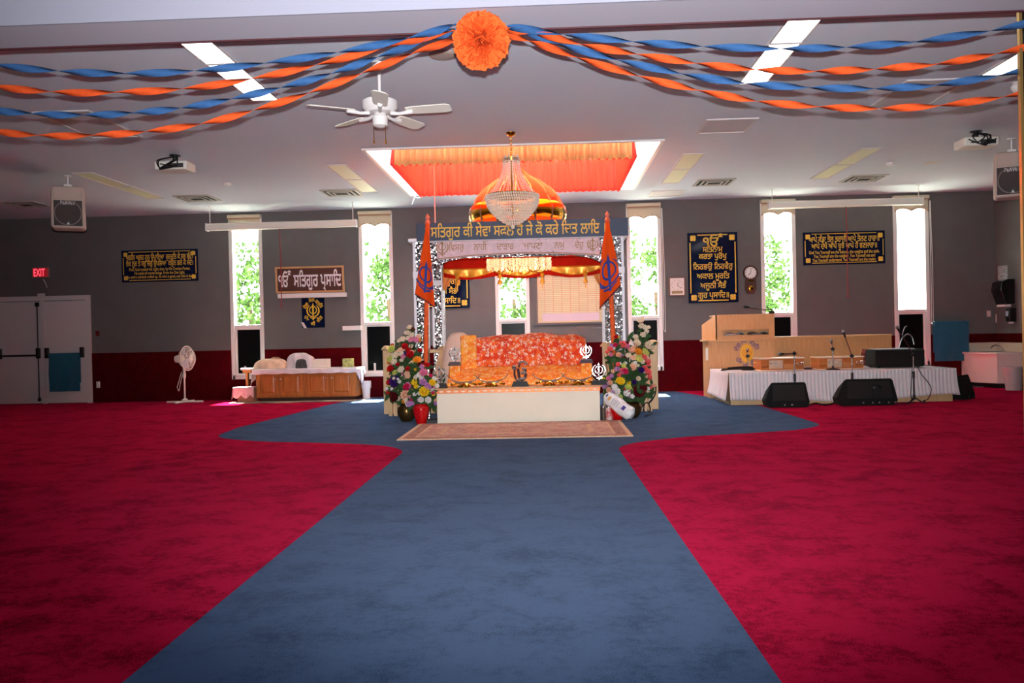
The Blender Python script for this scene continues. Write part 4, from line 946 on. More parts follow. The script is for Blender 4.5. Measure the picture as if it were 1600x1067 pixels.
F2 = J([(652, 564, 'mum', ORG, 14, .05), (643, 568, 'spray', CR_, 8, .1), (655, 571, 'rose', BUR, 9, .1), (662, 583, 'mum', PNK, 13, -.05), (668, 572, 'rose', RED, 10, .05), (660, 575, 'lily', LIL, 10, .0), (650, 590, 'spray', CR_, 9, .05), (654, 587, 'spray', WHT, 8, .0), (648, 600, 'lily', YEL, 13, -.02), (651, 606, 'lily', YEL, 10, -.02),
  (661, 598, 'mum', LIL, 12, -.05), (668, 604, 'mum', LIL, 12, -.08), (675, 599, 'mum', YEL, 12, -.06), (682, 604, 'rose', WHT, 9, -.06), (678, 592, 'spray', WHT, 8, .0), (663, 613, 'mum', YEL, 17, -.1), (676, 611, 'rose', WHT, 9, -.08), (676, 614, 'rose', HOT, 7, -.1), (658, 625, 'rose', WHT, 11, -.1), (668, 625, 'rose', WHT, 12, -.1),
  (646, 631, 'lily', LIL, 9, -.05), (649, 616, 'spray', WHT, 9, .0), (640, 631, 'spray', LIL, 10, -.02), (679, 631, 'rose', LIL, 8, -.02), (672, 588, 'rose', HOT, 7, .0)], YB2)
arrange('yellow, white and lilac silk flowers in the red vase left of the platform', None, mv1+Vector((0, 0, -.02)), F2, 12)
F3 = J([(999, 502, 'spray', CR_, 9, .2), (1003, 501, 'spray', CR_, 7, .2), (1002, 510, 'spray', CR_, 10, .2), (1007, 512, 'spray', CR_, 9, .2), (1013, 512, 'spray', CR_, 7, .2), (1010, 518, 'spray', CR_, 8, .15), (1004, 524, 'spray', CR_, 10, .15), (993, 527, 'spray', CR_, 9, .15), (995, 537, 'mum', CR_, 12, .1), (1014, 541, 'mum', CR_, 15, .12), (1008, 552, 'spray', LIM, 12, .1),
  (972, 541, 'rose', COR, 14, .1), (980, 543, 'rose', PNK, 10, .1), (987, 548, 'mum', PCH, 12, .08), (997, 551, 'mum', ORG, 13, .05), (982, 556, 'spray', CR_, 10, .05), (990, 560, 'spray', PCH, 11, .02), (998, 562, 'spray', LIM, 13, .0), (1006, 560, 'rose', COR, 11, .05), (1010, 566, 'rose', COR, 12, .05), (1003, 565, 'spray', CR_, 9, .0),
  (990, 571, 'spray', CR_, 10, -.05), (992, 568, 'rose', WHT, 7, -.05), (1007, 576, 'rose', COR, 10, .02), (1011, 583, 'rose', COR, 13, .0), (1014, 590, 'rose', COR, 9, .0), (1002, 579, 'mum', PUR, 10, -.05), (988, 575, 'mum', PCH, 12, -.08), (975, 562, 'rose', BUR, 11, .05), (980, 600, 'mum', YEL, 12, -.1), (997, 612, 'mum', BUR, 20, -.08), (990, 598, 'rose', PUR, 9, -.1), (1005, 607, 'rose', BUR, 11, -.02), (1012, 608, 'rose', WHT, 7, .0), (1016, 606, 'rose', COR, 6, .0), (985, 611, 'lily', LIM, 11, -.1)], 11.2)
arrange('cream, coral and burgundy silk flowers in the brass pot right of the platform', None, mv3+Vector((0, 0, -.02)), F3, 13)
F4 = J([(963, 528, 'rose', RED, 8, .15), (962, 541, 'rose', HOT, 9, .12), (953, 548, 'rose', COR, 11, .12), (967, 556, 'rose', PCH, 10, .1), (955, 556, 'rose', PNK, 8, .1), (966, 571, 'rose', COR, 9, .0), (974, 573, 'lily', LIM, 10, -.02), (976, 581, 'mum', HOT, 11, -.05), (972, 583, 'rose', PNK, 9, -.05), (967, 588, 'rose', COR, 8, .0), (951, 593, 'rose', PNK, 9, .0), (944, 594, 'mum', YEL, 8, .05), (956, 589, 'lily', LIL, 9, .0), (957, 582, 'lily', PCH, 9, .05),
  (947, 602, 'mum', LIL, 10, -.02), (954, 600, 'rose', PCH, 10, -.02), (969, 597, 'mum', YEL, 15, -.06), (960, 605, 'spray', WHT, 10, -.05), (952, 610, 'rose', PCH, 10, -.03), (963, 613, 'mum', WHT, 14, -.08), (977, 616, 'lily', WHT, 14, -.08), (981, 606, 'mum', LIM, 11, -.08), (968, 621, 'mum', LIM, 9, -.1), (958, 613, 'rose', LIL, 8, -.08), (986, 620, 'lily', WHT, 10, -.08), (944, 604, 'spray', LIL, 8, .0)], 11.0)
arrange('pink, yellow and white silk flowers in the red vase right of the platform', None, mv4+Vector((0, 0, -.02)), F4, 14)
# patterned rug
M_rug = brocade('beige_rug_pattern', (186, 158, 146), (202, 178, 164), (172, 120, 116), 9., .47); M_rugb = mat('rug_border', (206, 184, 156), .95, var=.15, vscale=25); M_rugd = brocade('rug_band', (168, 128, 116), (184, 148, 130), (120, 84, 84), 20., .45)
ra, rb, rc, rd = onz(622, 688), onz(990, 682), onz(965, 659.5), onz(650, 664); rx0, rx1, ry0, ry1 = -1.665, .895, 9.19, 10.85
f = MB(); z0, z1 = 0, .012
f.box(rx0, rx1, ry0, ry1, z0, z1-.004, 1)
def band(e0, e1, mi, z): f.box(rx0+e0, rx1-e0, ry0+e0, ry0+e1, z-.003, z, mi).box(rx0+e0, rx1-e0, ry1-e1, ry1-e0, z-.003, z, mi).box(rx0+e0, rx0+e1, ry0+e1, ry1-e1, z-.003, z, mi).box(rx1-e1, rx1-e0, ry0+e1, ry1-e1, z-.003, z, mi)
band(.05, .17, 2, z1-.002); band(.20, .40, 0, z1-.002)
f.box(rx0+.45, rx1-.45, ry0+.45, ry1-.45, z1-.006, z1-.002, 0)
tag(f.build('rug', [M_rug, M_rugb, M_rugd], loc=((rx0+rx1)/2, ry0, 0), smooth=False), 'faded beige patterned rug on the blue carpet before the platform', 'rug')
# plastic-wrapped roll leaning on the platform corner
a = at(946, 617, 10.80); b = onz(983, 655); b = Vector((b.x, 10.56, .085)); d = b-a; n = d.normalized(); sx = n.cross(Vector((0, -1, 0))).normalized(); up = sx.cross(n)
t = thing('wrapped_roll', 'white plastic-wrapped roll leaning against the right platform corner', 'roll', (b.x, b.y, 0))
M_plastic = mat('white_plastic_wrap', (226, 226, 228), .25, var=.10, vscale=16, bump=.5, bscale=40)
f = MB(); n_ = 18; vs = []
for j in range(13):
    u = j/12; r = .085*min(1, (u*6+.12)**.5, ((1-u)*9+.25)**.5); c = a+d*u
    for k in range(n_):
        q = 2*math.pi*k/n_; vs.append(c+(sx*math.cos(q)*r*1.05+up*math.sin(q)*r*.8)*(1+.06*math.sin(3*q+j)))
f.add(vs, [(j*n_+k, j*n_+(k+1) % n_, (j+1)*n_+(k+1) % n_, (j+1)*n_+k) for j in range(12) for k in range(n_)]+[tuple(range(n_-1, -1, -1)), tuple(12*n_+k for k in range(n_))]); f.build('wrapping', M_plastic, t)
def on_roll(u0, u1, w0, w1, name, m):
    f = MB(); g = lambda uu, vv: a+d*(u0+(u1-u0)*uu)+sx*(.085*(w0+(w1-w0)*vv))+up*(-.073*math.sqrt(max(.05, 1-(w0+(w1-w0)*vv)**2)))*1.06
    g2 = lambda uu, vv: g(uu, vv) if up.y > 0 else a+d*(u0+(u1-u0)*uu)+sx*(.085*(w0+(w1-w0)*vv))+up*(.073*math.sqrt(max(.05, 1-(w0+(w1-w0)*vv)**2)))*1.06
    f.grid(6, 4, g2).build(name, m, t, smooth=False)
on_roll(.68, .78, -.45, .2, 'printed_square', mat('print_violet', (70, 56, 130), .4)); on_roll(.20, .27, -.3, .35, 'printed_patch', mat('print_amber', (206, 150, 80), .4)); on_roll(.10, .15, -.3, .1, 'printed_dot', mat('print_blue', (70, 90, 140), .4))
for k in range(4): on_roll(.34+k*.06, .365+k*.06, -.5, .5, 'printed_line', mat('print_grey', (168, 160, 166), .4))
# two small tins by the platform's right side, a dark box at its left
for px, w_, m, lab in ((943, .032, mat('tin_brown', (84, 66, 54), .4, var=.4, vscale=30), 'small brown tin at the right side of the platform'), (951.5, .045, mat('tin_red', (196, 40, 44), .35, rgb2=(220, 210, 205), vscale=14), 'small red and white tin beside the wrapped roll')):
    p = onz(px, 658); p = Vector((at(px, 650, 10.98).x, 10.98, 0)); h = at(px, 634, 10.98).z
    t = thing('tin', lab, 'tin', p); MB().lathe([(w_, 0), (w_, h-.01)], p, 20).build('body', m, t); MB().lathe([(w_+.003, h-.02), (w_+.003, h), (.005, h+.003)], p, 20).build('lid', M_steel, t)
p = at(676, 655, 11.05)
tag(MB().box(p.x-.07, p.x+.06, 11.0, 11.2, 0, .035).build('wooden_block', M_black, loc=(p.x, 11.1, 0)), 'flat dark block on the carpet between red vase and platform', 'block')
# black cord looped on the right railing
f = MB(); pts = [(1018, 607), (1024, 602), (1024, 615), (1016, 628), (1008, 630), (1006, 640), (1010, 648), (1016, 640), (1014, 630), (1020, 622)]
f.tube(bez([at(x, y, 12.0-.02*i) for i, (x, y) in enumerate(pts)], 8), .009, 6)
f.tube(bez([at(1008, 630, 11.95), at(1000, 640, 11.9), at(1000, 652, 11.85), onz(1010, 651)+Vector((0, 0, .012)), onz(1018, 647)+Vector((0, 0, .012))], 8), .009, 6)
tag(f.build('looped_lead', M_black, loc=at(1018, 607, 12.0)), 'black lead hanging in loops on the right wooden railing', 'lead')
p = at(1016, 606, 12.03); tag(MB().cbox(p, (.10, .05, .09)).build('power_adapter', M_black, loc=p, bevel=.008), 'black power adapter fixed to the right wooden railing', 'adapter')
# ================================================================== WALL SIGNS
YS = YB-.03
def rect_px(x0, y0, x1, y1, Y):
    """frame-pixel box (centre heights) on the plane Y -> x0, x1, z0, z1"""
    ym = (y0+y1)/2; xm = (x0+x1)/2
    return at(x0, ym, Y).x, at(x1, ym, Y).x, at(xm, y1, Y).z, at(xm, y0, Y).z
def plaque(x0, x1, z0, z1, label, lines, corner, margins, M=None, framed=True):
    t = thing('plaque', label, 'plaque', ((x0+x1)/2, YB, z0)); ya = YB-.03
    MB().box(x0, x1, ya, YB-.002, z0, z1).build('board', M_navy, t, bevel=.003)
    f = MB(); e, g = margins; y = ya-.003
    bx = lambda a, b, c, d: f.box(a, b, y, ya, c, d)
    cz = corner*1.4
    bx(x0+e, x0+e+g, z0+cz, z1-cz); bx(x1-e-g, x1-e, z0+cz, z1-cz); bx(x0+cz, x1-cz, z0+e, z0+e+g); bx(x0+cz, x1-cz, z1-e-g, z1-e)
    f.build('border', M_goldpaint, t, smooth=False)
    for sx in (0, 1):
        for sz in (0, 1):
            cx, czz = (x0+e+corner*.5, x1-e-corner*.5)[sx], (z0+e+corner*.5, z1-e-corner*.5)[sz]; c = MB(); r = corner*.5
            for k in range(4):
                a = math.pi/4+math.pi/2*k; c.ell((cx+r*.5*math.cos(a), ya-.004, czz+r*.5*math.sin(a)), r*.48, .004, r*.48, 10, 5)
            c.ell((cx, ya-.006, czz), r*.3, .005, r*.3, 8, 5); c.build('corner_ornament', M_goldpaint, t, smooth=False)
    for s, px_, pz_, h, wd, bold in lines:
        f = MB(); text(f, s, px_, pz_, ya-.004, h, wd, bold); f.build('lettering', M_goldpaint, t, smooth=False)
    return t
x0, x1, z0, z1 = rect_px(1075, 363, 1153, 473, YB-.03)
def mool(x0, x1, z0, z1, label):
    cx, W, Hh = (x0+x1)/2, x1-x0, z1-z0
    rows = (('ਸਤਿਨਾਮੁ', .748, .40, .15), ('ਕਰਤਾ ਪੁਰਖੁ', .65, .56, .145), ('ਨਿਰਭਉ ਨਿਰਵੈਰੁ', .505, .80, .15), ('ਅਕਾਲ ਮੂਰਤਿ', .37, .66, .15), ('ਅਜੂਨੀ ਸੈਭੰ', .235, .52, .15), ('ਗੁਰ ਪ੍ਰਸਾਦਿ॥', .10, .62, .15))
    return plaque(x0, x1, z0, z1, label, [(s, cx, z0+Hh*(a+.01), h, W*wd, .018) for s, a, wd, h in rows], .13, (.035, .02))
o = mool(x0, x1, z0, z1, 'tall navy plaque with six lines of gold lettering beside the pendulum clock')
f = MB(); z = z0+(z1-z0)*.865; cx = (x0+x1)/2
text(f, 'ੴ', cx+.02, z, YB-.034, .26, None, .02); f.build('lettering', M_goldpaint, o, smooth=False)
x0b, x1b, z0b, z1b = rect_px(654, 371, 733, 482, YB-.03)
o = mool(x0b, x1b, z0b, z1b, 'tall navy plaque with gold lettering behind the left posts of the pavilion')
f = MB(); text(f, 'ੴ', (x0b+x1b)/2, z0b+(z1b-z0b)*.865, YB-.034, .26, None, .02); f.build('lettering', M_goldpaint, o, smooth=False)
x0, x1, z0, z1 = rect_px(1255, 361.5, 1383, 413, YB-.03); cx, W, Hh = (x0+x1)/2, x1-x0, z1-z0
plaque(x0, x1, z0, z1, 'wide navy plaque with gold lettering under the right projection screen', [
    ('ਆਪੇ ਕੰਡਾ ਤੋਲੁ ਤਰਾਜੀ ਆਪੇ ਤੋਲਣ ਹਾਰਾ॥', cx, z0+Hh*.77, .15, W*.86, .02), ('ਆਪੇ ਦੇਖੈ ਆਪੇ ਬੂਝੈ ਆਪੇ ਹੈ ਵਣਜਾਰਾ॥', cx, z0+Hh*.565, .14, W*.80, .02),
    ('God You Yourself are the balance, the weights and the scale.', cx, z0+Hh*.385, .085, W*.86, .02), ('You Yourself are the weigher. You Yourself see and', cx, z0+Hh*.265, .085, W*.75, .02), ('You Yourself understand. You Yourself are the trader.', cx, z0+Hh*.145, .085, W*.78, .02)], .11, (.03, .012))
x0, x1, z0, z1 = rect_px(190, 390, 309, 440, YB-.03); cx, W, Hh = (x0+x1)/2, x1-x0, z1-z0
plaque(x0, x1, z0, z1, 'wide navy plaque with dim gold lettering on the dark wall left of the windows', [
    ('ਅਵਲਿ ਅਲਹ ਨੂਰੁ ਉਪਾਇਆ, ਕੁਦਰਤਿ ਕੇ ਸਭ ਬੰਦੇ।', cx, z0+Hh*.77, .14, W*.88, .02), ('ਏਕ ਨੂਰ ਤੇ ਸਭੁ ਜਗੁ ਉਪਜਿਆ, ਕਉਨ ਭਲੇ ਕੋ ਮੰਦੇ।', cx, z0+Hh*.575, .14, W*.88, .02),
    ('First, God created the Light; then, by His Creative Power,', cx, z0+Hh*.40, .08, W*.80, .015), ('He made all mortal beings. From the One Light,', cx, z0+Hh*.28, .08, W*.66, .015), ('the entire universe welled up. So who is good, and who is bad?', cx, z0+Hh*.165, .08, W*.88, .015)], .10, (.03, .012))
# brown framed sign leaning out at the top, on a white ledge
x0, x1, z0, z1 = rect_px(431, 416, 538, 457, YB-.08)
t = thing('framed_sign', 'brown sign with white lettering in a thin wooden frame on white ledge', 'sign', ((x0+x1)/2, YB, z0)); cx = (x0+x1)/2
RM = Matrix.Translation((0, YB-.06, z0)) @ Matrix.Rotation(math.radians(4), 4, 'X') @ Matrix.Translation((0, -(YB-.06), -z0))
M_brown = mat('brown_board', (84, 44, 32), .5); M_fr = wood('sign_frame_wood', (190, 140, 90), (206, 160, 110), 'x')
MB().box(x0+.02, x1-.02, YB-.075, YB-.055, z0+.02, z1-.02, M=RM).build('board', M_brown, t, smooth=False)
e = .035; MB().box(x0, x1, YB-.09, YB-.05, z0, z0+e, M=RM).box(x0, x1, YB-.09, YB-.05, z1-e, z1, M=RM).box(x0, x0+e, YB-.09, YB-.05, z0+e, z1-e, M=RM).box(x1-e, x1, YB-.09, YB-.05, z0+e, z1-e, M=RM).build('frame', M_fr, t, smooth=False)
f = MB(); text(f, 'ੴ ਸਤਿਗੁਰ ਪ੍ਰਸਾਦਿ', cx, (z0+z1)/2-.02, YB-.08, .34, (x1-x0)*.92, .026, M=RM); f.build('lettering', M_linen, t, smooth=False)
zl = z0-.01; tag(MB().box(x0+.03, x1+.03, YB-.10, YB-.002, zl-.085, zl-.002).build('ledge', M_white, loc=(cx, YB, zl-.08), bevel=.004), 'white ledge under the brown framed sign', 'ledge')
# emblem sign with ring of words
x0, x1, z0, z1 = rect_px(471, 462.5, 507, 512, YB-.03); cx, cz_ = (x0+x1)/2, (z0+z1)/2
t = thing('emblem_sign', 'small navy rounded sign with yellow crossed-swords emblem below the ledge', 'sign', (cx, YB, z0))
M_yel = mat('yellow_vinyl', (226, 186, 40), .5)
MB().box(x0, x1, YB-.02, YB-.002, z0, z1).build('board', M_navy, t, bevel=.015)
f = MB(); khanda(f, (cx, cz_+.005), .165, YB-.026, YB-.021); f.build('emblem', M_yel, t, smooth=False)
for s, a in (('ਦੇਗ', 148), ('ਤੇਗ', 98), ('ਫਤਹਿ', 42), ('ਪੰਥ', 212), ('ਕੀ', 268), ('ਜੀਤ', 322)):
    r = math.radians(a); up = a < 180; f = MB(); text(f, s, cx+.155*math.cos(r), cz_+.225*math.sin(r), YB-.024, .09, None, .025, rot=r-math.pi/2 if up else r+math.pi/2); f.build('lettering', M_yel, t, smooth=False)
p = at(474, 508, YB-.05); tag(MB().add([(p.x-.05, YB-.03, p.z+.06), (p.x+.0, YB-.035, p.z+.05), (p.x+.06, YB-.03, p.z-.06), (p.x+.0, YB-.03, p.z-.05), (p.x-.05, YB-.021, p.z+.06), (p.x, YB-.021, p.z+.05), (p.x+.06, YB-.021, p.z-.06), (p.x, YB-.021, p.z-.05)], [(0, 3, 2, 1), (4, 5, 6, 7), (0, 1, 5, 4), (1, 2, 6, 5), (2, 3, 7, 6), (3, 0, 4, 7)]).build('paper_scrap', M_white, loc=p, smooth=False), 'white scrap of paper at the lower left corner of the emblem sign', 'paper')
x0, x1, z0, z1 = rect_px(537, 509, 565, 516, YB-.1)
tag(MB().box(x0, x1, YB-.2, YB-.021, z0, z1).build('wall_shelf', M_white, loc=((x0+x1)/2, YB, z0), bevel=.004), 'small white wall shelf beside the second window from the left', 'shelf')
# calendar poster behind the pavilion
x0, x1, z0, z1 = rect_px(837, 425, 946, 506.5, YB-.03)
t = thing('framed_poster', 'framed beige chart hanging behind the right posts of the pavilion', 'poster', ((x0+x1)/2, YB, z0))
m = mat('poster_print', (214, 200, 150), .4, coat=.3); nt, b = nodes(m); tc = nt.nodes.new('ShaderNodeTexCoord'); br = nt.nodes.new('ShaderNodeTexBrick')
br.inputs['Scale'].default_value = 1; br.inputs['Brick Width'].default_value = .16; br.inputs['Row Height'].default_value = .035; br.inputs['Mortar Size'].default_value = .008; br.offset = 0
for k, c in (('Color1', (204, 200, 158)), ('Color2', (192, 190, 142)), ('Mortar', (190, 150, 116))): br.inputs[k].default_value = (*lin(c), 1)
mp = nt.nodes.new('ShaderNodeMapping'); mp.inputs['Rotation'].default_value = (math.pi/2, 0, 0); nt.links.new(tc.outputs['Object'], mp.inputs[0]); nt.links.new(mp.outputs[0], br.inputs['Vector']); nt.links.new(br.outputs[0], b.inputs['Base Color'])
MB().box(x0+.03, x1-.03, YB-.02, YB-.01, z0+.03, z1-.03).build('print', m, t, smooth=False)
f = MB(); f.box(x0+.12, x1-.12, YB-.022, YB-.0201, z0+.06, z0+.21); f.build('colour_strip', mat('lilac_strip', (196, 176, 190), .4), t, smooth=False)
e = .035; MB().box(x0, x1, YB-.035, YB-.002, z0, z0+e).box(x0, x1, YB-.035, YB-.002, z1-e, z1).box(x0, x0+e, YB-.035, YB-.002, z0+e, z1-e).box(x1-e, x1, YB-.035, YB-.002, z0+e, z1-e).build('frame', mat('dark_frame', (84, 56, 50), .4), t, smooth=False)
e2 = .03; MB().box(x0+e, x1-e, YB-.03, YB-.012, z0+e, z0+e+e2).box(x0+e, x1-e, YB-.03, YB-.012, z1-e-e2, z1-e).box(x0+e, x0+e+e2, YB-.03, YB-.012, z0+e+e2, z1-e-e2).box(x1-e-e2, x1-e, YB-.03, YB-.012, z0+e+e2, z1-e-e2).build('inner_frame', mat('gilt_frame', (196, 170, 130), .4), t, smooth=False)
# clocks
x0, x1, z0, z1 = rect_px(1045, 432.5, 1071, 463, YB-.03); cx, cz_ = (x0+x1)/2, (z0+z1)/2
t = thing('wall_clock', 'small square wall clock with pale face left of the tall navy plaque', 'clock', (cx, YB, z0))
M_clockfr = mat('brown_clock_frame', (120, 84, 66), .4); M_face = mat('clock_face', (222, 210, 206), .5)
MB().box(x0, x1, YB-.035, YB-.002, z0, z1).build('case', M_clockfr, t, bevel=.006)
MB().box(x0+.025, x1-.025, YB-.04, YB-.035, z0+.025, z1-.025).build('face', M_face, t, smooth=False)
MB().box(x0+.05, x1-.05, YB-.043, YB-.039, z0+.05, z0+.10).build('name_plate', mat('dull_brass', (150, 124, 84), .4, .5), t, smooth=False)
f = MB(); f.tube([(cx, YB-.046, cz_+.02), (cx+.08, YB-.046, cz_-.03)], .004, 5).tube([(cx, YB-.046, cz_+.02), (cx+.03, YB-.046, cz_+.08)], .004, 5); f.build('hands', M_black, t)
f = MB()
for k in range(12):
    a = math.pi/6*k; f.box(cx+.10*math.sin(a)-.005, cx+.10*math.sin(a)+.005, YB-.042, YB-.04, cz_+.03+.09*math.cos(a)-.007, cz_+.03+.09*math.cos(a)+.007)
f.build('hour_marks', M_clockfr, t, smooth=False)
c = at(1173, 426, YB-.05); cb = at(1174, 448, YB-.05)
t = thing('pendulum_clock', 'dark wooden pendulum clock with round face right of tall plaque', 'clock', (c.x, YB, cb.z-.14))
RX = Matrix.Translation((c.x, YB-.002, c.z)) @ Matrix.Rotation(math.pi/2, 4, 'X'); M_dkwood = wood('dark_clock_wood', (66, 34, 28), (90, 50, 38))
MB().lathe([(.14, 0), (.142, .03), (.12, .05), (.105, .035)], (0, 0, 0), 40, M=RX, cap=False).build('case', M_dkwood, t)
MB().lathe([(.001, .036), (.11, .036), (.11, .03)], (0, 0, 0), 40, M=RX, cap=False).build('face', M_white, t)
f = MB(); f.tube([(c.x, YB-.045, c.z), (c.x+.01, YB-.045, c.z+.08)], .004, 5).tube([(c.x, YB-.045, c.z), (c.x-.04, YB-.045, c.z-.04)], .005, 5); f.build('hands', M_black, t)
f = MB()
for k in range(12): a = math.pi/6*k; f.box(c.x+.09*math.sin(a)-.005, c.x+.09*math.sin(a)+.005, YB-.041, YB-.038, c.z+.09*math.cos(a)-.007, c.z+.09*math.cos(a)+.007)
f.build('hour_marks', M_black, t, smooth=False)
MB().prism([(c.x-.10, c.z-.12), (c.x+.10, c.z-.12), (c.x+.105, cb.z-.05), (c.x+.06, cb.z-.13), (c.x-.06, cb.z-.13), (c.x-.105, cb.z-.05)], YB-.04, YB-.003).build('pendulum_box', M_dkwood, t, bevel=.006)
MB().box(c.x-.045, c.x+.045, YB-.046, YB-.041, c.z-.165, c.z-.135).build('brass_plate', M_gold, t, smooth=False)
MB().ell((c.x, YB-.045, cb.z-.03), .04, .008, .05, 14, 8).build('pendulum_bob', M_gold, t)

# ================================================================== PROJECTION SCREENS
def screen(pa, pb, cordx, cy0, cy1, label, cl, Y=15.1):
    a, b = at(*pa, Y), at(*pb, Y); z = (a.z+b.z)/2
    t = thing('projection_screen', label, 'projection screen', ((a.x+b.x)/2, Y, z)); r = .062
    f = MB(); f.prism([(Y-r, z-r*.8), (Y-r*.6, z-r), (Y+r*.8, z-r), (Y+r, z-r*.5), (Y+r, z+r*.8), (Y+r*.7, z+r), (Y-r*.7, z+r), (Y-r, z+r*.7)], a.x, b.x)
    for v in f.v: v.x, v.y = v.y, v.x
    f.f = [q[::-1] for q in f.f]
    f.build('housing', M_ivory, t, bevel=.006)
    for x in (a.x-.005, b.x+.005): MB().box(x-.012, x+.012, Y-r*1.1, Y+r*1.1, z-r*1.1, z+r*1.1).build('end_cap', M_white, t, bevel=.005)
    for x in (a.x+.05, b.x-.05): MB().tube([(x, Y, z+r-.005), (x, Y, H-.001)], .008, 6).box(x-.02, x+.02, Y-.02, Y+.02, H-.012, H-.001).build('hanger', M_frame, t)
    c0, c1 = at(cordx, cy0, Y-.03), at(cordx+2, cy1, Y-.03)
    MB().tube([(c0.x, Y-.03, z-r+.005), (c0.x+.004, Y-.03, (z+c1.z)/2), (c0.x, Y-.03, c1.z)], .008, 6).ell((c0.x, Y-.03, c1.z), .014, .014, .03, 8, 6).build('pull_cord', mat('red_cord', (150, 44, 44), .7), t)
screen((324, 356), (556, 348), 437, 362, 478, 'long white rolled-up projection screen across the two left windows', 0)
screen((1202, 319), (1440, 316), 1322, 322, 463, 'long white rolled-up projection screen at the right windows', 1)

# ================================================================== LEFT SIDE
# double doors in the back wall
M_door = mat('white_door_paint', (206, 198, 198), .5); M_iron = mat('dark_panic_hardware', (54, 46, 46), .35, .7)
dz1 = 2.06
fr = struct(MB().box(DX0, DX0+.09, YB-.05, YB-.001, 0, dz1).box(DX1-.09, DX1, YB-.05, YB-.001, 0, dz1).box(DX0+.09, DX1-.09, YB-.05, YB-.001, dz1-.09, dz1).build('trim_6', M_door, smooth=False))
mid = at(70, 545, YB).x
def leaf(i, x0, x1, bar0, bar1):
    d = struct(MB().box(x0, x1, YB-.04, YB-.002, .012, dz1-.10).build('door_%d' % i, M_door, loc=((x0+x1)/2, YB, 0), bevel=.003)); zb = .93
    MB().tube([(bar0, YB-.04, zb+.03), (bar0, YB-.13, zb), (bar1, YB-.13, zb), (bar1, YB-.04, zb+.03)], .018, 8).build('panic_bar', M_iron, d)
    for x in (bar0, bar1): MB().box(x-.035, x+.035, YB-.10, YB-.041, zb-.06, zb+.14).build('bar_housing', M_iron, d, bevel=.008)
    return d
d1 = leaf(1, DX0+.092, mid-.035, at(3, 548, YB).x, mid-.09); d2 = leaf(2, mid+.035, DX1-.092, mid+.08, DX1-.16)
MB().cyl((mid-.09, YB-.07, .98), (mid-.09, YB-.07, 1.90), .012).box(mid-.12, mid-.06, YB-.09, YB-.041, 1.86, 1.94).cyl((mid-.09, YB-.07, .10), (mid-.09, YB-.07, .88), .012).box(mid-.11, mid-.07, YB-.09, YB-.041, .05, .12).build('vertical_rod', M_iron, d1)
struct(MB().box(mid-.033, mid+.033, YB-.06, YB-.001, 0, dz1-.09).build('trim_7', M_door, smooth=False))
tag(MB().box(mid-.07, mid+.07, YB-.08, YB-.051, dz1-.02, dz1+.05).build('door_sensor', M_door, loc=(mid, YB, dz1), bevel=.005), 'small white box fixed at the top of the double door frame', 'sensor')
# towel over the bar
def towel(x0, x1, ztop, zbot, Y, label, group='teal towels'):
    def g(u, v):
        wv = .008*math.sin(u*17+v*4)*v
        if v < .5: q = v/.5; return (x0+(x1-x0)*u+.01*q*(u-.5), Y-.028+wv, ztop-(ztop-zbot)*q)
        return None
    f = MB(); W_ = x1-x0
    f.grid(30, 24, lambda u, v: (x0+W_*(u+.006*math.sin(v*9)), Y-.026-.008*math.sin(u*14+v*3)*v, ztop+.02-(ztop+.02-zbot)*v))
    f.grid(30, 4, lambda u, v: (x0+W_*u, Y-.026+.052*v, ztop+.02+.012*math.sin(v*math.pi)))
    f.grid(30, 12, lambda u, v: (x0+W_*u, Y+.026+.004*math.sin(u*12)*v, ztop+.02-(ztop-zbot)*.8*v))
    return tag(f.build('towel', M_teal, loc=((x0+x1)/2, Y, zbot), solid=.009), label, 'towel', group)
a, b = at(77, 553, YB-.13), at(126, 611, YB-.13)
towel(a.x, b.x, .93, b.z, YB-.13, 'teal towel hung over the bar of the right-hand double door')
# exit sign
x0, x1, z0, z1 = rect_px(51, 418, 76, 433.5, YB-.04)
t = thing('exit_sign', 'lit red exit sign above the double doors', 'exit sign', ((x0+x1)/2, YB, z0))
MB().box(x0, x1, YB-.06, YB-.002, z0, z1).build('housing', mat('exit_case', (196, 120, 120), .5), t, bevel=.005)
MB().box(x0+.012, x1-.012, YB-.063, YB-.06, z0+.012, z1-.012).build('panel', mat('exit_panel', (110, 16, 24), .5, emit=.35, ecol=(200, 30, 40)), t, smooth=False)
f = MB(); text(f, 'EXIT', (x0+x1)/2-.012, (z0+z1)/2, YB-.066, .20, (x1-x0)*.70, .03); f.build('lettering', mat('exit_letters', (255, 90, 100), .5, emit=1.6, ecol=(255, 70, 90)), t, smooth=False)
a, b = at(67, 436, YB-.02), at(73, 449, YB-.02)
tag(MB().tube(bez([(a.x, YB-.01, a.z), ((a.x+b.x)/2+.01, YB-.012, (a.z+b.z)/2), (b.x, YB-.01, b.z)], 6), .006, 6).build('loose_wire', M_frame, loc=a), 'short pale wire on the wall below the exit sign', 'wire')
def wall_box(px, py, w2, h2, m, name, label, cat, Y=YB, slot=True):
    p = at(px, py, Y-.02); t = thing(name, label, cat, (p.x, Y, p.z-h2)); 
    MB().box(p.x-w2, p.x+w2, Y-.022, Y-.001 if py < 548 else Y-.0125, p.z-h2, p.z+h2).build('plate', m, t, bevel=.003)
    if slot: MB().box(p.x-w2*.45, p.x+w2*.45, Y-.026, Y-.022, p.z-h2*.6, p.z-h2*.1).box(p.x-w2*.45, p.x+w2*.45, Y-.026, Y-.022, p.z+h2*.1, p.z+h2*.6).build('sockets', M_litframe, t, smooth=False)
wall_box(153.5, 601, .035, .06, M_ivory, 'wall_outlet', 'white electrical outlet low on the wall beside the double doors', 'outlet')
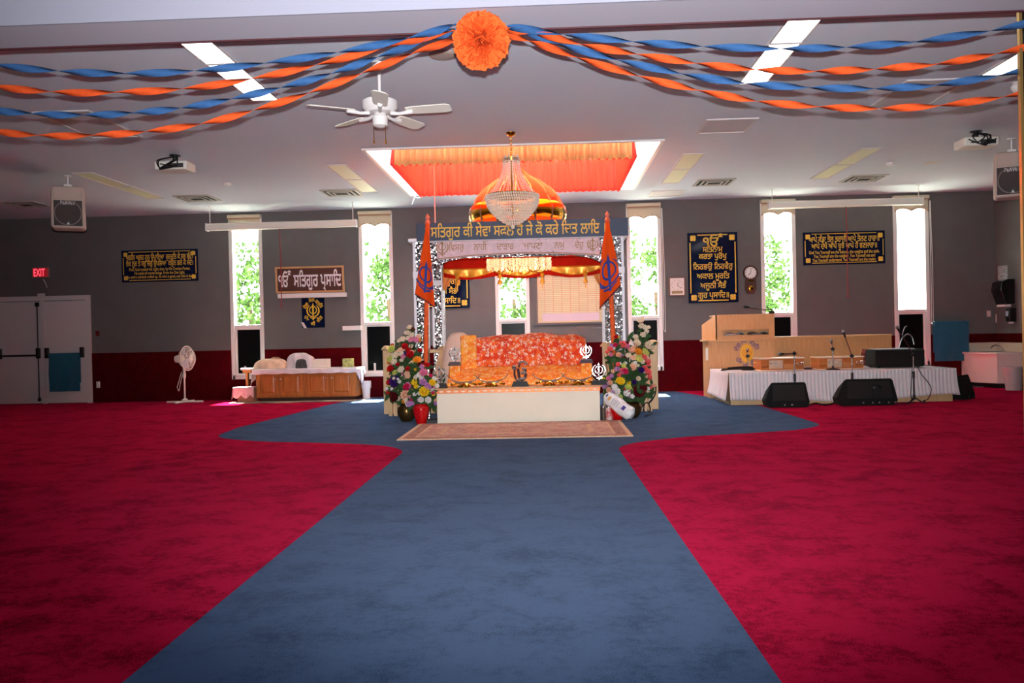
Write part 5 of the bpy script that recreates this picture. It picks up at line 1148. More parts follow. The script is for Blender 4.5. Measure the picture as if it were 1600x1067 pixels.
wall_box(152, 521, .035, .05, mat('dull_red_box', (96, 20, 24), .5), 'fire_alarm_pull', 'dim red alarm box on the wall beside the double doors', 'alarm', slot=False)
wall_box(1545.5, 490, .035, .058, mat('pinkish_plate', (186, 160, 158), .5), 'light_switch', 'pale switch plate on the wall between teal towel and paper towel dispenser', 'switch')
# pedestal fan
b = at(289, 628, 15.5); b.z = 0; x, y = b.x, 15.5
t = thing('pedestal_fan', 'white pedestal fan standing on the red carpet in the dark left part', 'fan', (x, y, 0))
MB().tube([(x-.34, y, .018), (x+.34, y, .018)], .017, 8).tube([(x-.05, y-.30, .018), (x+.05, y+.28, .018)], .017, 8).lathe([(.06, 0), (.06, .03), (.03, .06)], (x, y, .018), 16).build('cross_base', M_ivory, t)
zc = at(289, 560, y).z
MB().cyl((x, y, .05), (x, y, zc-.30), .016).cyl((x, y, .45), (x, y, zc-.12), .024).cyl((x, y, zc-.34), (x, y, zc-.28), .03).build('pole', M_ivory, t)
hd = Vector((.985, -.16, .06)).normalized(); hm = Matrix.Translation((x+.02, y, zc)) @ hd.to_track_quat('Z', 'Y').to_matrix().to_4x4()
MB().lathe([(.03, -.20), (.065, -.18), (.075, -.10), (.06, -.04)], (0, 0, 0), 20, M=hm).build('motor', M_ivory, t)
MB().tube([(x, y, zc-.14), (x-.02, y+.01, zc-.06)], .03, 8).build('neck', M_ivory, t)
f = MB(); R2 = .225
def hp(r, a, z): return hm @ Vector((r*math.cos(a), r*math.sin(a), z))
for k in range(36):
    a = 2*math.pi*k/36; f.tube([hp(.05, a, .13), hp(.15, a, .125), hp(R2, a, .05), hp(.15, a, -.04), hp(.06, a, -.05)], .003, 4, cap=False)
for r, z, rad in ((R2, .05, .009), (.15, .125, .004), (.05, .13, .006), (.15, -.04, .004)): f.tube([hp(r, 2*math.pi*k/36, z) for k in range(36)], rad, 6, closed=True)
f.lathe([(.001, .135), (.05, .133), (.05, .126)], (0, 0, 0), 20, M=hm, cap=False)
f.build('guard', M_ivory, t)
f = MB()
for k in range(3):
    a0 = 2*math.pi*k/3
    f.grid(5, 5, lambda u, v: hm @ Vector(((.03+.17*u)*math.cos(a0+(v-.5)*1.3*(.5+.5*u)), (.03+.17*u)*math.sin(a0+(v-.5)*1.3*(.5+.5*u)), .04+.06*(v-.5))))
f.build('blades', cloth('fan_blade', (200, 205, 215), .4), t)
f = MB(); f.tube(bez([(x-.05, y, zc-.25), (x-.12, y-.02, zc-.5), (x-.13, y-.02, .3), (x-.10, y-.02, .22), (x-.07, y-.02, .35), (x-.06, y, zc-.4), (x-.03, y, zc-.28)], 8), .006, 6); f.build('lead', M_ivory, t)

# low oak cabinet with cloth and things on it
cx0, cx1 = at(400, 600, 15.28).x, at(557, 600, 15.28).x; cyf, cyb = 15.28, 15.9; ct = at(480, 577, 15.28).z
t = thing('oak_cabinet', 'low oak cabinet with four panelled doors under the emblem sign', 'cabinet', ((cx0+cx1)/2, cyf, 0))
MB().box(cx0, cx1, cyf, cyb, .07, ct).build('carcass', M_oak, t, bevel=.004)
MB().box(cx0+.05, cx1-.05, cyf+.05, cyb, 0, .07).build('toe_kick', mat('toe_kick', (70, 40, 28), .7), t, smooth=False)
xc = [at(q, 600, cyf).x for q in (402, 434, 437, 472, 479, 512, 517, 551)]
for k in range(4):
    a, b = xc[2*k], xc[2*k+1]; z0, z1 = .10, ct-.05; f = MB(); y = cyf; s = .055
    f.box(a, a+s, y-.022, y-.001, z0, z1).box(b-s, b, y-.022, y-.001, z0, z1).box(a+s, b-s, y-.022, y-.001, z0, z0+s).box(a+s, b-s, y-.022, y-.001, z1-s, z1)
    d = f.build('door', M_oak, t, bevel=.004)
    f = MB(); e = .03; A, B, C, D = a+s, b-s, z0+s, z1-s
    f.add([(A, y-.008, C), (B, y-.008, C), (B, y-.008, D), (A, y-.008, D), (A+e, y-.018, C+e), (B-e, y-.018, C+e), (B-e, y-.018, D-e), (A+e, y-.018, D-e)], [(0, 1, 5, 4), (1, 2, 6, 5), (2, 3, 7, 6), (3, 0, 4, 7), (4, 5, 6, 7)]); f.build('raised_panel', M_oak, d, smooth=False)
    kx = (b-.03) if k % 2 == 0 else (a+.03); MB().ell((kx, y-.04, ct-.17), .017, .017, .017, 10, 6).cyl((kx, y-.03, ct-.17), (kx, y-.021, ct-.17), .007, n=8).build('knob', M_chrome, d)
def drape(u, v):
    x = cx0-.06+(cx1-cx0+.14)*u
    if v < .35: q = v/.35; lo = .085+.005*math.sin(u*37)+(.16 if u > .965 else 0)*(u-.965)/.035; return (x, cyf-.035-.01*math.sin(u*60)*(1-q), ct+.012-lo*(1-q))
    q = (v-.35)/.65; return (x, cyf-.035+(cyb-cyf-.01)*q, ct+.012)
dr = MB().grid(60, 16, drape)
for xs_, sg in ((cx0-.06, -1), (cx1+.08, 1)):
    dr.grid(10, 8, lambda u, v: (xs_+sg*(.02*v+.02*math.sin(u*9)*v), cyf-.035+(cyb-cyf-.2)*u, ct+.012-(.28-.2*u)*v))
tag(dr.build('table_cloth', M_linen, loc=((cx0+cx1)/2, cyf, ct), solid=.004), 'white cloth draped over the top of the low oak cabinet', 'tablecloth')
def on_top(px0, px1, pyt, name, label, cat, m, Y, lumpy=0., dep=.28):
    a, b = at(px0, pyt, Y), at(px1, pyt, Y); z0 = ct+.016; h = a.z-z0
    if lumpy:
        q = random.Random(px0); ph = [q.uniform(0, 6) for _ in range(4)]
        def g(u, v):
            uu = u*2*math.pi; th = v*math.pi/2; r = math.cos(th)**.45
            k = 1+lumpy*math.sin(2*uu+ph[0])*.3+lumpy*.25*math.sin(5*uu+ph[1]+3*v)
            return ((a.x+b.x)/2+(b.x-a.x)/2*r*math.cos(uu)*k, Y+dep/2*r*math.sin(uu)*k, z0+h*math.sin(th)**.7*(1+lumpy*.25*math.sin(3*uu+ph[2])))
        o = MB().grid(32, 10, g).build(name, m, loc=((a.x+b.x)/2, Y, z0))
    else: o = MB().box(a.x, b.x, Y-dep/2, Y+dep/2, z0, z0+h).build(name, m, loc=((a.x+b.x)/2, Y, z0), bevel=.006)
    return tag(o, label, cat)
on_top(399, 446, 562, 'folded_cloth', 'folded cream and peach cloth at left end of the oak cabinet', 'cloth', mat('cream_cloth', (226, 196, 168), .9, var=.1, vscale=12, bump=.4, bscale=25), 15.55, .35)
on_top(420, 440, 559, 'tan_bundle', 'tan patterned bundle behind the folded cream cloth on oak cabinet', 'cloth', mat('tan_cloth', (160, 112, 74), .9, var=.3, vscale=25), 15.78, .3, .12)
on_top(452, 491, 554, 'white_bundle', 'crumpled white cloth bundle in the middle of the oak cabinet', 'cloth', M_linen, 15.6, .5)
on_top(463, 479, 562.5, 'grey_bundle', 'dark grey fold of cloth before the crumpled white bundle', 'cloth', mat('grey_cloth', (86, 80, 80), .9), 15.42, .4, .10)
on_top(490, 514, 561, 'ivory_case', 'flat ivory case on the oak cabinet right of the white bundle', 'case', M_ivory, 15.6, 0, .25)
on_top(536, 552, 560, 'small_carton', 'small green and yellow carton at right end of the oak cabinet', 'carton', mat('carton_print', (206, 200, 120), .5, rgb2=(110, 130, 80), vscale=18), 15.6, 0, .12)
# stool and covered box at its left, bin at its right, runner rug in front
a, b = at(379, 575, 15.6), at(402, 575, 15.6)
t = thing('side_stand', 'small wooden stand with white top left of the oak cabinet', 'stand', ((a.x+b.x)/2, 15.6, 0)); xm = (a.x+b.x)/2-.03
MB().box(a.x, b.x-.08, 15.48, 15.75, a.z-.035, a.z).build('top', M_white, t, bevel=.004)
MB().box(xm-.10, xm+.06, 15.56, 15.68, a.z-.09, a.z-.036).box(xm-.05, xm-.01, 15.58, 15.66, .02, a.z-.09).box(xm-.12, xm+.08, 15.54, 15.70, 0, .03).build('pedestal', M_oak, t, bevel=.004)
a, b = at(373, 605, 15.2), at(398, 605, 15.2)
t = tag(MB().box(a.x, b.x, 15.12, 15.40, 0, a.z-.012).build('wooden_box', wood('box_wood', (120, 84, 66), (140, 100, 78)), loc=((a.x+b.x)/2, 15.2, 0), bevel=.006), 'low wooden box under a pale cloth left of the oak cabinet', 'box')
def bc(u, v):
    x = a.x-.07+(b.x-a.x+.08)*u
    if v < .4: q = v/.4; return (x, 15.10-.01*math.sin(u*30), a.z-.13-.07*abs(math.sin(u*7+.4))*(1-q)+(.13+.0)*q)
    return (x, 15.10+.31*(v-.4)/.6, a.z)
f = MB().grid(30, 12, bc); f.grid(8, 8, lambda u, v: (a.x-.07-.03*v-.01*math.sin(u*9), 15.10+.28*u, a.z-(.22-.1*u)*v))
tag(f.build('box_cloth', mat('pale_print_cloth', (206, 186, 190), .9, var=.12, vscale=18), loc=((a.x+b.x)/2, 15.2, a.z), solid=.004), 'pale printed cloth hanging over the low wooden box', 'cloth')
def bin_(px, pyb, pyt, wpx, Y, label, m, bag=True):
    b = at(px, pyb, Y); zt = at(px, pyt, Y).z; r = wpx/FPX*Y/2; t = thing('waste_bin', label, 'waste bin', (b.x, Y, 0))
    MB().lathe([(.01, .006), (r*.72, .0), (r*.95, zt-.02), (r*1.02, zt-.02), (r*1.02, zt), (r*.93, zt)], (b.x, Y, 0), 28, cap=False).build('body', m, t, solid=.004)
    if bag:
        f = MB(); n = 28
        f.grid(n, 4, lambda u, v: (b.x+r*(1.05+.05*math.sin(u*40)*v)*math.cos(2*math.pi*u), Y+r*(1.05+.05*math.sin(u*40)*v)*math.sin(2*math.pi*u), zt+.012-(.10+.04*math.sin(u*12))*v)); f.build('liner', cloth('bin_liner', (232, 230, 232), .3), t)
bin_(572.5, 622, 596, 15, 15.6, 'small white waste bin beside the oak cabinet', M_white)
a, b, c, d = onz(356, 631.5), onz(500, 631), onz(574, 623), onz(372, 626)
rg = tag(MB().add([(a.x, 14.93, .0), (-3.62, 14.98, 0), (-3.30, 15.25, 0), (a.x-.05, 15.25, 0), (a.x, 14.93, .012), (-3.62, 14.98, .012), (-3.30, 15.25, .012), (a.x-.05, 15.25, .012)], [(0, 3, 2, 1), (4, 5, 6, 7), (0, 1, 5, 4), (1, 2, 6, 5), (2, 3, 7, 6), (3, 0, 4, 7)]).build('runner_rug', mat('cream_runner', (206, 190, 168), .95, rgb2=(80, 60, 52), vscale=2.2, stretch=(1, 4, 1)), loc=(a.x, 15, 0), smooth=False), 'narrow cream and brown runner rug along the oak cabinet', 'rug')
# ================================================================== RIGHT SIDE
# lectern
LY = 14.2; lx0, lx1 = at(1118, 500, LY).x, at(1210, 500, LY).x; lt, lm = at(1160, 491, LY).z, at(1160, 530, LY).z; sL, sH = at(1127, 522, LY), at(1201, 517, LY)
t = thing('lectern', 'beech lectern with open slot and yellow emblem right of the tall plaque', 'lectern', ((lx0+lx1)/2, LY, 0)); D2 = .55
s0, s1 = min(sL.z, sH.z)-.03, max(sL.z, sH.z)+.03
f = MB()
f.box(lx0, lx1, LY, LY+.02, s1, lt).box(lx0, sL.x, LY, LY+.02, lm+.0, s1).box(sH.x, lx1, LY, LY+.02, lm, s1).box(sL.x, sH.x, LY, LY+.02, lm, s0)
f.build('upper_front', M_beech, t, smooth=False)
MB().box(lx0, lx1, LY+.02, LY+D2, lt-.03, lt).build('top', M_beechx, t, bevel=.004)
f = MB(); dl_ = .13
f.add([(lx0, LY, lm), (lx0-dl_, LY+D2, lm), (lx0-dl_, LY+D2, lt-.16), (lx0, LY, lt), (lx0+.02, LY, lm), (lx0-dl_+.02, LY+D2, lm), (lx0-dl_+.02, LY+D2, lt-.16), (lx0+.02, LY, lt)], [(0, 3, 2, 1), (4, 5, 6, 7), (0, 1, 5, 4), (2, 3, 7, 6), (1, 2, 6, 5), (3, 0, 4, 7)])
f.build('upper_side', M_beech, t, smooth=False)
MB().box(lx1-.02, lx1, LY+.02, LY+D2, lm, lt-.03).build('upper_side', M_beech, t, smooth=False)
MB().box(sL.x-.1, sH.x+.08, LY+.021, LY+D2-.1, s0-.02, s0).box(sL.x-.1, sH.x+.08, LY+.3, LY+.32, s0, s1+.05).build('slot_shelf', M_beechx, t, smooth=False)
MB().box(lx0-.17, lx1+.02, LY-.03, LY+D2, lm-.03, lm).build('ledge', M_beechx, t, bevel=.005)
MB().box(lx0-.10, lx1, LY+.02, LY+.04, 0, lm-.03).build('lower_front', M_beech, t, smooth=False)
MB().box(lx0-.12, lx0-.10, LY+.02, LY+D2, 0, lm-.03).build('lower_side', M_beech, t, smooth=False)
MB().box(lx0-.145, lx0-.121, LY+.05, LY+.16, .62, .82).build('cable_plate', M_ivory, t, bevel=.003)
ec = at(1167, 552, LY); f = MB(); f.ell((ec.x, LY+.014, ec.z), .105, .006, .15, 28, 10); em = f.build('emblem_disc', mat('emblem_yellow', (236, 176, 44), .5), t)
M_violet = mat('violet_lettering', (86, 74, 130), .6)
f = MB(); khanda(f, (ec.x, ec.z), .10, LY+.004, LY+.007); f.build('emblem', mat('emblem_ochre', (206, 130, 36), .5), em, smooth=False)
for s, a in (('ਦੇਗ', 150), ('ਤੇਗ', 105), ('ਫਤਹਿ', 40), ('ਪੰਥ', 215), ('ਕੀ', 262), ('ਜੀਤ', 318)):
    r = math.radians(a); f = MB(); text(f, s, ec.x+.165*math.cos(r), ec.z+.215*math.sin(r), LY+.016, .10, None, .02, rot=(r-math.pi/2) if a < 180 else (r+math.pi/2)); f.build('lettering', M_violet, em, smooth=False)
for i, (px, m, lab) in enumerate(((1143, mat('paper_white', (214, 212, 214), .7), 'white papers at left in the lectern slot'), (1157, mat('paper_blue', (150, 160, 176), .7), 'bluish papers in the middle of the lectern slot'), (1179, mat('paper_dark', (90, 70, 66), .6, rgb2=(180, 160, 156), vscale=20), 'dark mixed booklets in the lectern slot'), (1193, mat('paper_grey', (170, 166, 160), .6, rgb2=(60, 60, 66), vscale=16), 'grey mixed papers at right in the lectern slot'))):
    p = at(px, 521, LY+.1); w2 = (.09, .06, .09, .07)[i]; q = random.Random(i); ph = q.uniform(0, 5)
    tag(MB().grid(10, 6, lambda u, v: (p.x-w2+2*w2*u, LY+.06+.2*v, s0+.006+.05*math.sin(math.pi*(u*.8+.1))*(.6+.4*math.sin(v*3+ph)))).build('papers', m, loc=(p.x, LY+.1, s0), solid=.012), lab, 'papers')
# long desk behind the stage
dx0_, dx1_ = lx1+.012, at(1393, 525, 14.35).x; dzt = at(1300, 524, 14.35).z
t = thing('long_desk', 'long beech desk front behind the white-skirted stage', 'desk', ((dx0_+dx1_)/2, 14.35, 0))
MB().box(dx0_, dx1_, 14.35, 14.37, 0, dzt-.03).build('front_panel', wood('beech_desk', (190, 138, 88), (204, 154, 104)), t, smooth=False)
MB().box(dx0_, dx1_, 14.33, 14.95, dzt-.03, dzt).build('top', M_beechx, t, bevel=.005)
MB().box(dx1_-.02, dx1_, 14.37, 14.9, 0, dzt-.03).build('end_panel', M_beech, t, smooth=False)
# gooseneck microphone on the lectern
a = at(1206, 489, LY+.3); hd = at(1163, 479, LY+.25)
t = thing('gooseneck_microphone', 'thin gooseneck microphone on the lectern top', 'microphone', (a.x, LY+.3, lt))
MB().box(a.x-.04, a.x+.04, LY+.27, LY+.35, lt, lt+.05).build('base', M_black, t, bevel=.006)
pts = bez([(a.x, LY+.3, lt+.05), (a.x-.02, LY+.29, lt+.08), (a.x-.12, LY+.28, lt+.075), (hd.x+.08, LY+.26, hd.z-.012)], 8)
MB().tube(pts, .009, 8).build('neck', M_steel, t); MB().tube([(hd.x+.09, LY+.26, hd.z-.014), (hd.x+.02, LY+.25, hd.z), (hd.x-.01, LY+.25, hd.z+.008)], [.012, .018, .014], 10).build('capsule', M_black, t)
# low stage with pleated skirt
sx0, sx1, syf, syb, szt = 2.66, 5.94, 12.72, 14.10, at(1300, 579, 12.72).z
t = thing('low_stage', 'low wooden stage under a pleated white skirt', 'stage', ((sx0+sx1)/2, syf, 0))
MB().box(sx0+.03, sx1-.03, syf+.03, syb-.03, .0, szt-.014).build('deck', M_pine, t, bevel=.004)
def hem(u): return .055+.02*math.sin(u*9)+.05*max(0, u-.75)/.25+.03*max(0, .1-u)*10
def skirt(u, v):
    x = sx0+(sx1-sx0)*u; pl = math.sin(u*2*math.pi*62)
    am = .007+.016*max(0, v-.35)+.010*math.sin(u*23)*v
    return (x, syf-.012-.05*v*v-am*pl*.8-.02*math.sin(u*31+1)*v, szt-(szt-hem(u))*v)
sk_ = MB().grid(620, 10, skirt); sk_.grid(160, 10, lambda u, v: (sx0-.012-.05*v*v-(.006+.016*max(0, v-.3))*math.sin(u*2*math.pi*26), syf+(syb-syf)*u, szt-(szt-.07-.03*u)*v))
sk_.grid(160, 8, lambda u, v: (sx1+.012+.04*v*v+(.006+.012*v)*math.sin(u*2*math.pi*26), syf+(syb-syf)*u, szt-(szt-.09)*v))
sk_.grid(20, 12, lambda u, v: (sx0+(sx1-sx0)*u, syf+(syb-syf)*v, szt))
tag(sk_.build('stage_cloth', M_linen, loc=((sx0+sx1)/2, syf, szt), solid=.004), 'pleated white cloth covering the top and sides of the low stage', 'stage cloth')
ST2 = szt+.004
# harmoniums
M_harm = wood('harmonium_wood', (176, 98, 48), (196, 120, 66), 'x', .3)
def harmonium(px0, px1, pyt, pyb, Y, label, rz):
    a, b = at(px0, pyb, Y), at(px1, pyt, Y); w2 = (b.x-a.x)/2; h = b.z-ST2; x = (a.x+b.x)/2
    t = thing('harmonium', label, 'harmonium', (x, Y, ST2), 'harmoniums on the stage', rz); d = .34; z = ST2
    MB().box(x-w2, x+w2, Y, Y+d, z+.012, z+h-.02).build('case', M_harm, t, bevel=.004)
    MB().box(x-w2-.008, x+w2+.008, Y-.012, Y+d, z, z+.014).build('base_board', mat('pale_edge', (236, 210, 180), .3), t, bevel=.003)
    MB().box(x-w2-.008, x+w2+.008, Y-.012, Y+d, z+h-.02, z+h).build('lid', mat('bright_lid', (238, 214, 186), .25), t, bevel=.004)
    MB().box(x-w2*.62, x+w2*.02, Y-.012, Y-.001, z+.03, z+h-.035).build('bellows_panel', mat('grained_panel', (206, 180, 156), .3, var=.15, vscale=12), t, bevel=.004)
    MB().box(x+w2*.06, x+w2*.62, Y-.008, Y-.001, z+.03, z+h*.52).build('lower_panel', wood('harmonium_panel', (190, 120, 70), (206, 140, 90), 'x'), t, bevel=.003)
    for k, (u, v) in enumerate(((-.58, .55), (-.50, .55), (-.38, .55), (-.30, .55), (-.26, .55), (.66, .55), (.72, .45), (.84, .62), (.93, .62), (.84, .42), (.93, .42))):
        MB().ell((x+w2*u, Y-.022, z+h*v), .013, .016, .013, 8, 6).build('stop_knob', M_silver, t)
    MB().box(x-w2+.02, x+w2-.02, Y-.004, Y-.0005, z+h*.30, z+h*.33).build('inlay', M_gold, t, smooth=False)
    for u in (-1, 1):
        MB().tube([(x+u*(w2+.002), Y+.10, z+h*.6), (x+u*(w2+.035), Y+.12, z+h*.62), (x+u*(w2+.035), Y+.22, z+h*.62), (x+u*(w2+.002), Y+.24, z+h*.6)], .007, 6).build('handle', M_gold, t)
harmonium(1188, 1257, 558, 583, 12.95, 'wooden harmonium on the stage in front of the lectern', .10)
harmonium(1279, 1350, 556, 579, 12.98, 'wooden harmonium on the stage in front of the long desk', .06)
# microphone stands
def tube_stand(label, pole_px, clutch_px, mic_px, Y, floor_z=0., base='tripod', dy=-.12, pyb=None):
    c = at(*clutch_px, Y); x = c.x
    t = thing('microphone_stand', label, 'microphone stand', (x, Y, floor_z))
    f = MB()
    if base == 'tripod':
        for k in range(3):
            a = math.radians(90+120*k); f.tube([(x, Y, floor_z+.09), (x+.10*math.cos(a), Y+.10*math.sin(a), floor_z+.02), (x+.16*math.cos(a), Y+.16*math.sin(a), floor_z+.009)], .008, 6)
        f.cyl((x, Y, floor_z+.06), (x, Y, floor_z+.12), .018)
    else:
        f.lathe([(.10, 0), (.10, .012), (.04, .022), (.016, .03)], (x, Y, floor_z), 24); f.cyl((x, Y, floor_z+.02), (x, Y, floor_z+.06), .014)
    f.build('base', M_black, t)
    if base == 'tripod': MB().cyl((x, Y, floor_z+.05), (x, Y, .42), .012, n=10).cyl((x, Y, .36), (x, Y, .46), .017).build('lower_tube', M_black, t); MB().cyl((x, Y, .44), (x, Y, c.z), .008).build('upper_tube', M_chrome, t)
    else: MB().cyl((x, Y, floor_z+.05), (x, Y, c.z), .008).build('upper_tube', M_chrome, t)
    MB().ell((x, Y, c.z), .022, .022, .03, 10, 8).cyl((x-.03, Y, c.z), (x+.03, Y, c.z), .012, n=8).build('clutch', M_black, t)
    m_ = at(*mic_px, Y+dy); v = (m_-c); n = v.normalized()
    MB().tube([c-n*.03, c+v*.86], .007, 8).build('boom', M_chrome, t)
    MB().tube([c+v*.82, c+v*.92], .014, 8).build('clip', M_black, t)
    mm = MB().tube([c+v*.84-n*.02, c+v*.98], [.010, .014], 10).build('microphone', M_black, t)
    MB().ell(m_+n*.01, .023, .023, .025, 12, 8).build('mesh_head', M_steel, mm)
    return x, c
tube_stand('short chrome microphone stand between lectern side monitor and first harmonium', (1241, 600), (1241, 552), (1219, 553), 12.50)
tube_stand('chrome boom microphone stand behind the larger floor monitor', (1332, 580), (1331, 556), (1318, 519), 12.50)
x, c = tube_stand('tall chrome boom microphone stand at the right front of the stage', (1428, 600), (1427, 554), (1402, 512), 12.52)
f = MB(); Y = 12.50
f.tube(bez([at(1434, 573, Y), at(1440, 585, Y), at(1452, 600, Y-.02), at(1455, 610, Y-.04), at(1450, 623, Y-.06), onz(1440, 627)+Vector((0, 0, .01)), onz(1428, 626)+Vector((0, 0, .01)), onz(1446, 628)+Vector((0, 0, .01))], 8), .006, 6)
f.tube(bez([at(1425, 576, Y), at(1424, 600, Y-.02), at(1423, 618, Y-.04), onz(1427, 630)+Vector((0, 0, .01)), onz(1410, 632)+Vector((0, 0, .01)), onz(1395, 629.5)+Vector((0, 0, .01))], 8), .006, 6)
tag(f.build('microphone_lead', M_black, loc=at(1434, 573, Y)), 'thin black lead hanging beside the tall stand down to the carpet', 'lead')
tube_stand('small desk microphone stand on stage before the lectern emblem', (1169, 575), (1168.5, 556), (1168, 547), 13.3, ST2, 'round', -.02)
tube_stand('small desk microphone stand in front of the second harmonium', (1305, 577), (1301, 545), (1299, 533), 12.86, ST2, 'round', .0)
# second gooseneck lamp-like mic behind the right stand
a = at(1426, 540, 13.5); t = thing('gooseneck_microphone', 'curved pale gooseneck rising from behind the black amplifier', 'microphone', (a.x-.12, 13.75, ST2))
p = [at(1404, 545, 13.75), at(1409, 530, 13.75), at(1418, 522, 13.75), at(1425, 527, 13.75), at(1428, 538, 13.75)]
MB().tube(bez(p, 8), .012, 8).build('neck', M_steel, t); MB().cyl((p[0].x, 13.75, ST2+.02), p[0], .01).lathe([(.07, 0), (.07, .015), (.015, .03)], (p[0].x, 13.75, ST2), 18).build('base', M_black, t)
MB().tube([at(1411, 518, 13.75), at(1414, 511, 13.75), at(1417, 509, 13.75)], [.006, .012, .008], 8).tube([at(1409, 530, 13.75), at(1411, 518, 13.75)], .005, 6).build('arm', M_steel, t)
# cable tangle on the stage left, amplifier, cushion
q = random.Random(4); f = MB()
for k in range(5):
    x = at(1122+k*3, 577, 13.25).x; f.tube(bez([(x+q.uniform(0, .1), 13.2+q.uniform(-.1, .15), ST2+.012+.008*k), (x+.2, 13.25+q.uniform(-.1, .1), ST2+.02+.008*k), (x+.4, 13.22+q.uniform(-.1, .1), ST2+.025+.006*k), (x+.55, 13.3+q.uniform(-.1, .1), ST2+.012)], 10), .010, 6)
tag(f.build('cable_tangle', M_black, loc=(at(1130, 577, 13.25).x, 13.25, ST2)), 'loose black cables lying on the stage before the lectern', 'cables')
p = at(1262, 578, 13.2); tag(MB().box(p.x-.06, p.x+.06, 13.15, 13.2, ST2, ST2+.03).build('small_block', mat('dark_red_stick', (70, 24, 24), .5), loc=(p.x, 13.2, ST2), bevel=.004), 'small dark red block lying between the two harmoniums', 'block')
a, b = at(1369, 576, 13.1), at(1437, 546, 13.1)
t = thing('amplifier', 'large black covered amplifier case on the right part of stage', 'amplifier', ((a.x+b.x)/2, 13.1, ST2)); za = at(1400, 546, 13.1).z
MB().box(a.x, b.x+.08, 13.1, 13.55, ST2+.012, za).build('case', M_blackrough, t, bevel=.025)
for k, x in enumerate((a.x+.06, b.x, a.x+.06, b.x)): MB().cyl((x, 13.16 if k < 2 else 13.48, ST2), (x, 13.16 if k < 2 else 13.48, ST2+.02), .02, n=10).build('foot', M_black, t)
MB().box(a.x+.05, b.x-.05, 13.15, 13.5, za-.002, za+.012).build('top_sheet', mat('grey_sheet', (170, 172, 178), .6), t, bevel=.003)
c0, c1 = at(1349, 572, 13.5), at(1376, 545, 13.5)
f = MB(); cxx, czz, hw, hh = (c0.x+c1.x)/2, (c0.z+c1.z)/2+.0, (c1.x-c0.x)/2, (c1.z-ST2)/2
R3 = Matrix.Translation((cxx, 13.62, ST2+hh)) @ Matrix.Rotation(math.radians(12), 4, 'Y')
f.grid(14, 14, lambda u, v: R3 @ Vector(((u-.5)*2*hw*(1-.06*abs(v-.5)*2), -.10*(max(0, (1-(2*u-1)**4)*(1-(2*v-1)**4)))**.5, (v-.5)*2*hh*.93*(1-.06*abs(u-.5)*2)))); f.grid(14, 14, lambda u, v: R3 @ Vector(((.5-u)*2*hw*(1-.06*abs(v-.5)*2), .10*(max(0, (1-(2*u-1)**4)*(1-(2*v-1)**4)))**.5, (v-.5)*2*hh*.93*(1-.06*abs(u-.5)*2))))
tag(f.build('cushion', brocade('maroon_cushion', (84, 24, 28), (110, 44, 42), (140, 90, 80), 10., .5), loc=(cxx, 13.62, ST2)), 'maroon patterned cushion standing beside the black amplifier case', 'cushion')
# floor monitors
def monitor(px0, px1, pyt, pyb, Y, label, rz, knobs):
    a, b = at(px0, pyb, Y), at(px1, pyt, Y); x = (a.x+b.x)/2; w2 = (b.x-a.x)/2; h = b.z
    t = thing('floor_monitor', label, 'floor monitor', (x, Y, 0), 'black wedge stage monitors', rz); d = .42
    # outline seen from the front: hexagonal, lower half wider
    f = MB(); ol = lambda k, zz: [(x-w2*k, zz)]
    fr = [(x-w2*.84, .008), (x+w2*.86, .008), (x+w2, h*.20), (x+w2*.90, h*.93), (x+w2*.84, h), (x-w2*.62, h), (x-w2*.70, h*.95), (x-w2, h*.34)]
    bk = [(x-w2*.8, .008), (x+w2*.8, .008), (x+w2*.86, h*.15), (x+w2*.8, h*.6), (x+w2*.75, h*.66), (x-w2*.6, h*.66), (x-w2*.66, h*.62), (x-w2*.86, h*.25)]
    n = 8; f.add([(p, Y+.10*(zz/h), zz) for p, zz in fr]+[(p, Y+d, zz) for p, zz in bk], [tuple(range(n)), tuple(range(2*n-1, n-1, -1))]+[(i, i+n, (i+1) % n+n, (i+1) % n) for i in range(n)])
    f.build('cabinet', M_blackrough, t, bevel=.012)
    MB().add([(x-w2*.66, Y-.004+.10*.28, h*.28), (x+w2*.82, Y-.004+.10*.28, h*.28), (x+w2*.78, Y-.004+.10*.90, h*.90), (x-w2*.60, Y-.004+.10*.90, h*.90), (x-w2*.66, Y+.01+.10*.28, h*.28), (x+w2*.82, Y+.01+.10*.28, h*.28), (x+w2*.78, Y+.01+.10*.90, h*.90), (x-w2*.60, Y+.01+.10*.90, h*.90)], [(0, 1, 2, 3), (7, 6, 5, 4), (0, 4, 5, 1), (1, 5, 6, 2), (2, 6, 7, 3), (3, 7, 4, 0)]).build('grille', mat('black_grille', (24, 25, 26), .6, bump=.5, bscale=500), t, smooth=False)
    if knobs > 3: MB().box(x+w2*.18, x+w2*.48, Y+.10*.5-.03, Y+.10*.5, h*.30, h*.62).ell((x+w2*.33, Y+.05, h*.66), w2*.16, .02, h*.12, 14, 6).build('handle_pocket', mat('pocket_black', (18, 19, 20), .5), t)
    for k in range(knobs): MB().ell((x-w2*.15+w2*.26*k+.02*(k % 2), Y+.002, h*.12), .016, .008, .014, 8, 5).build('knob', M_steel, t)
monitor(1197, 1266, 597, 638, 12.14, 'black wedge monitor on the blue carpet edge near the lectern', .0, 2)
monitor(1309, 1404, 591, 635, 12.20, 'largest black wedge monitor in front of the stage centre', .0, 5)
monitor(1490, 1541, 585, 623, 12.95, 'black wedge monitor turned sideways at the right end of stage', .75, 1)
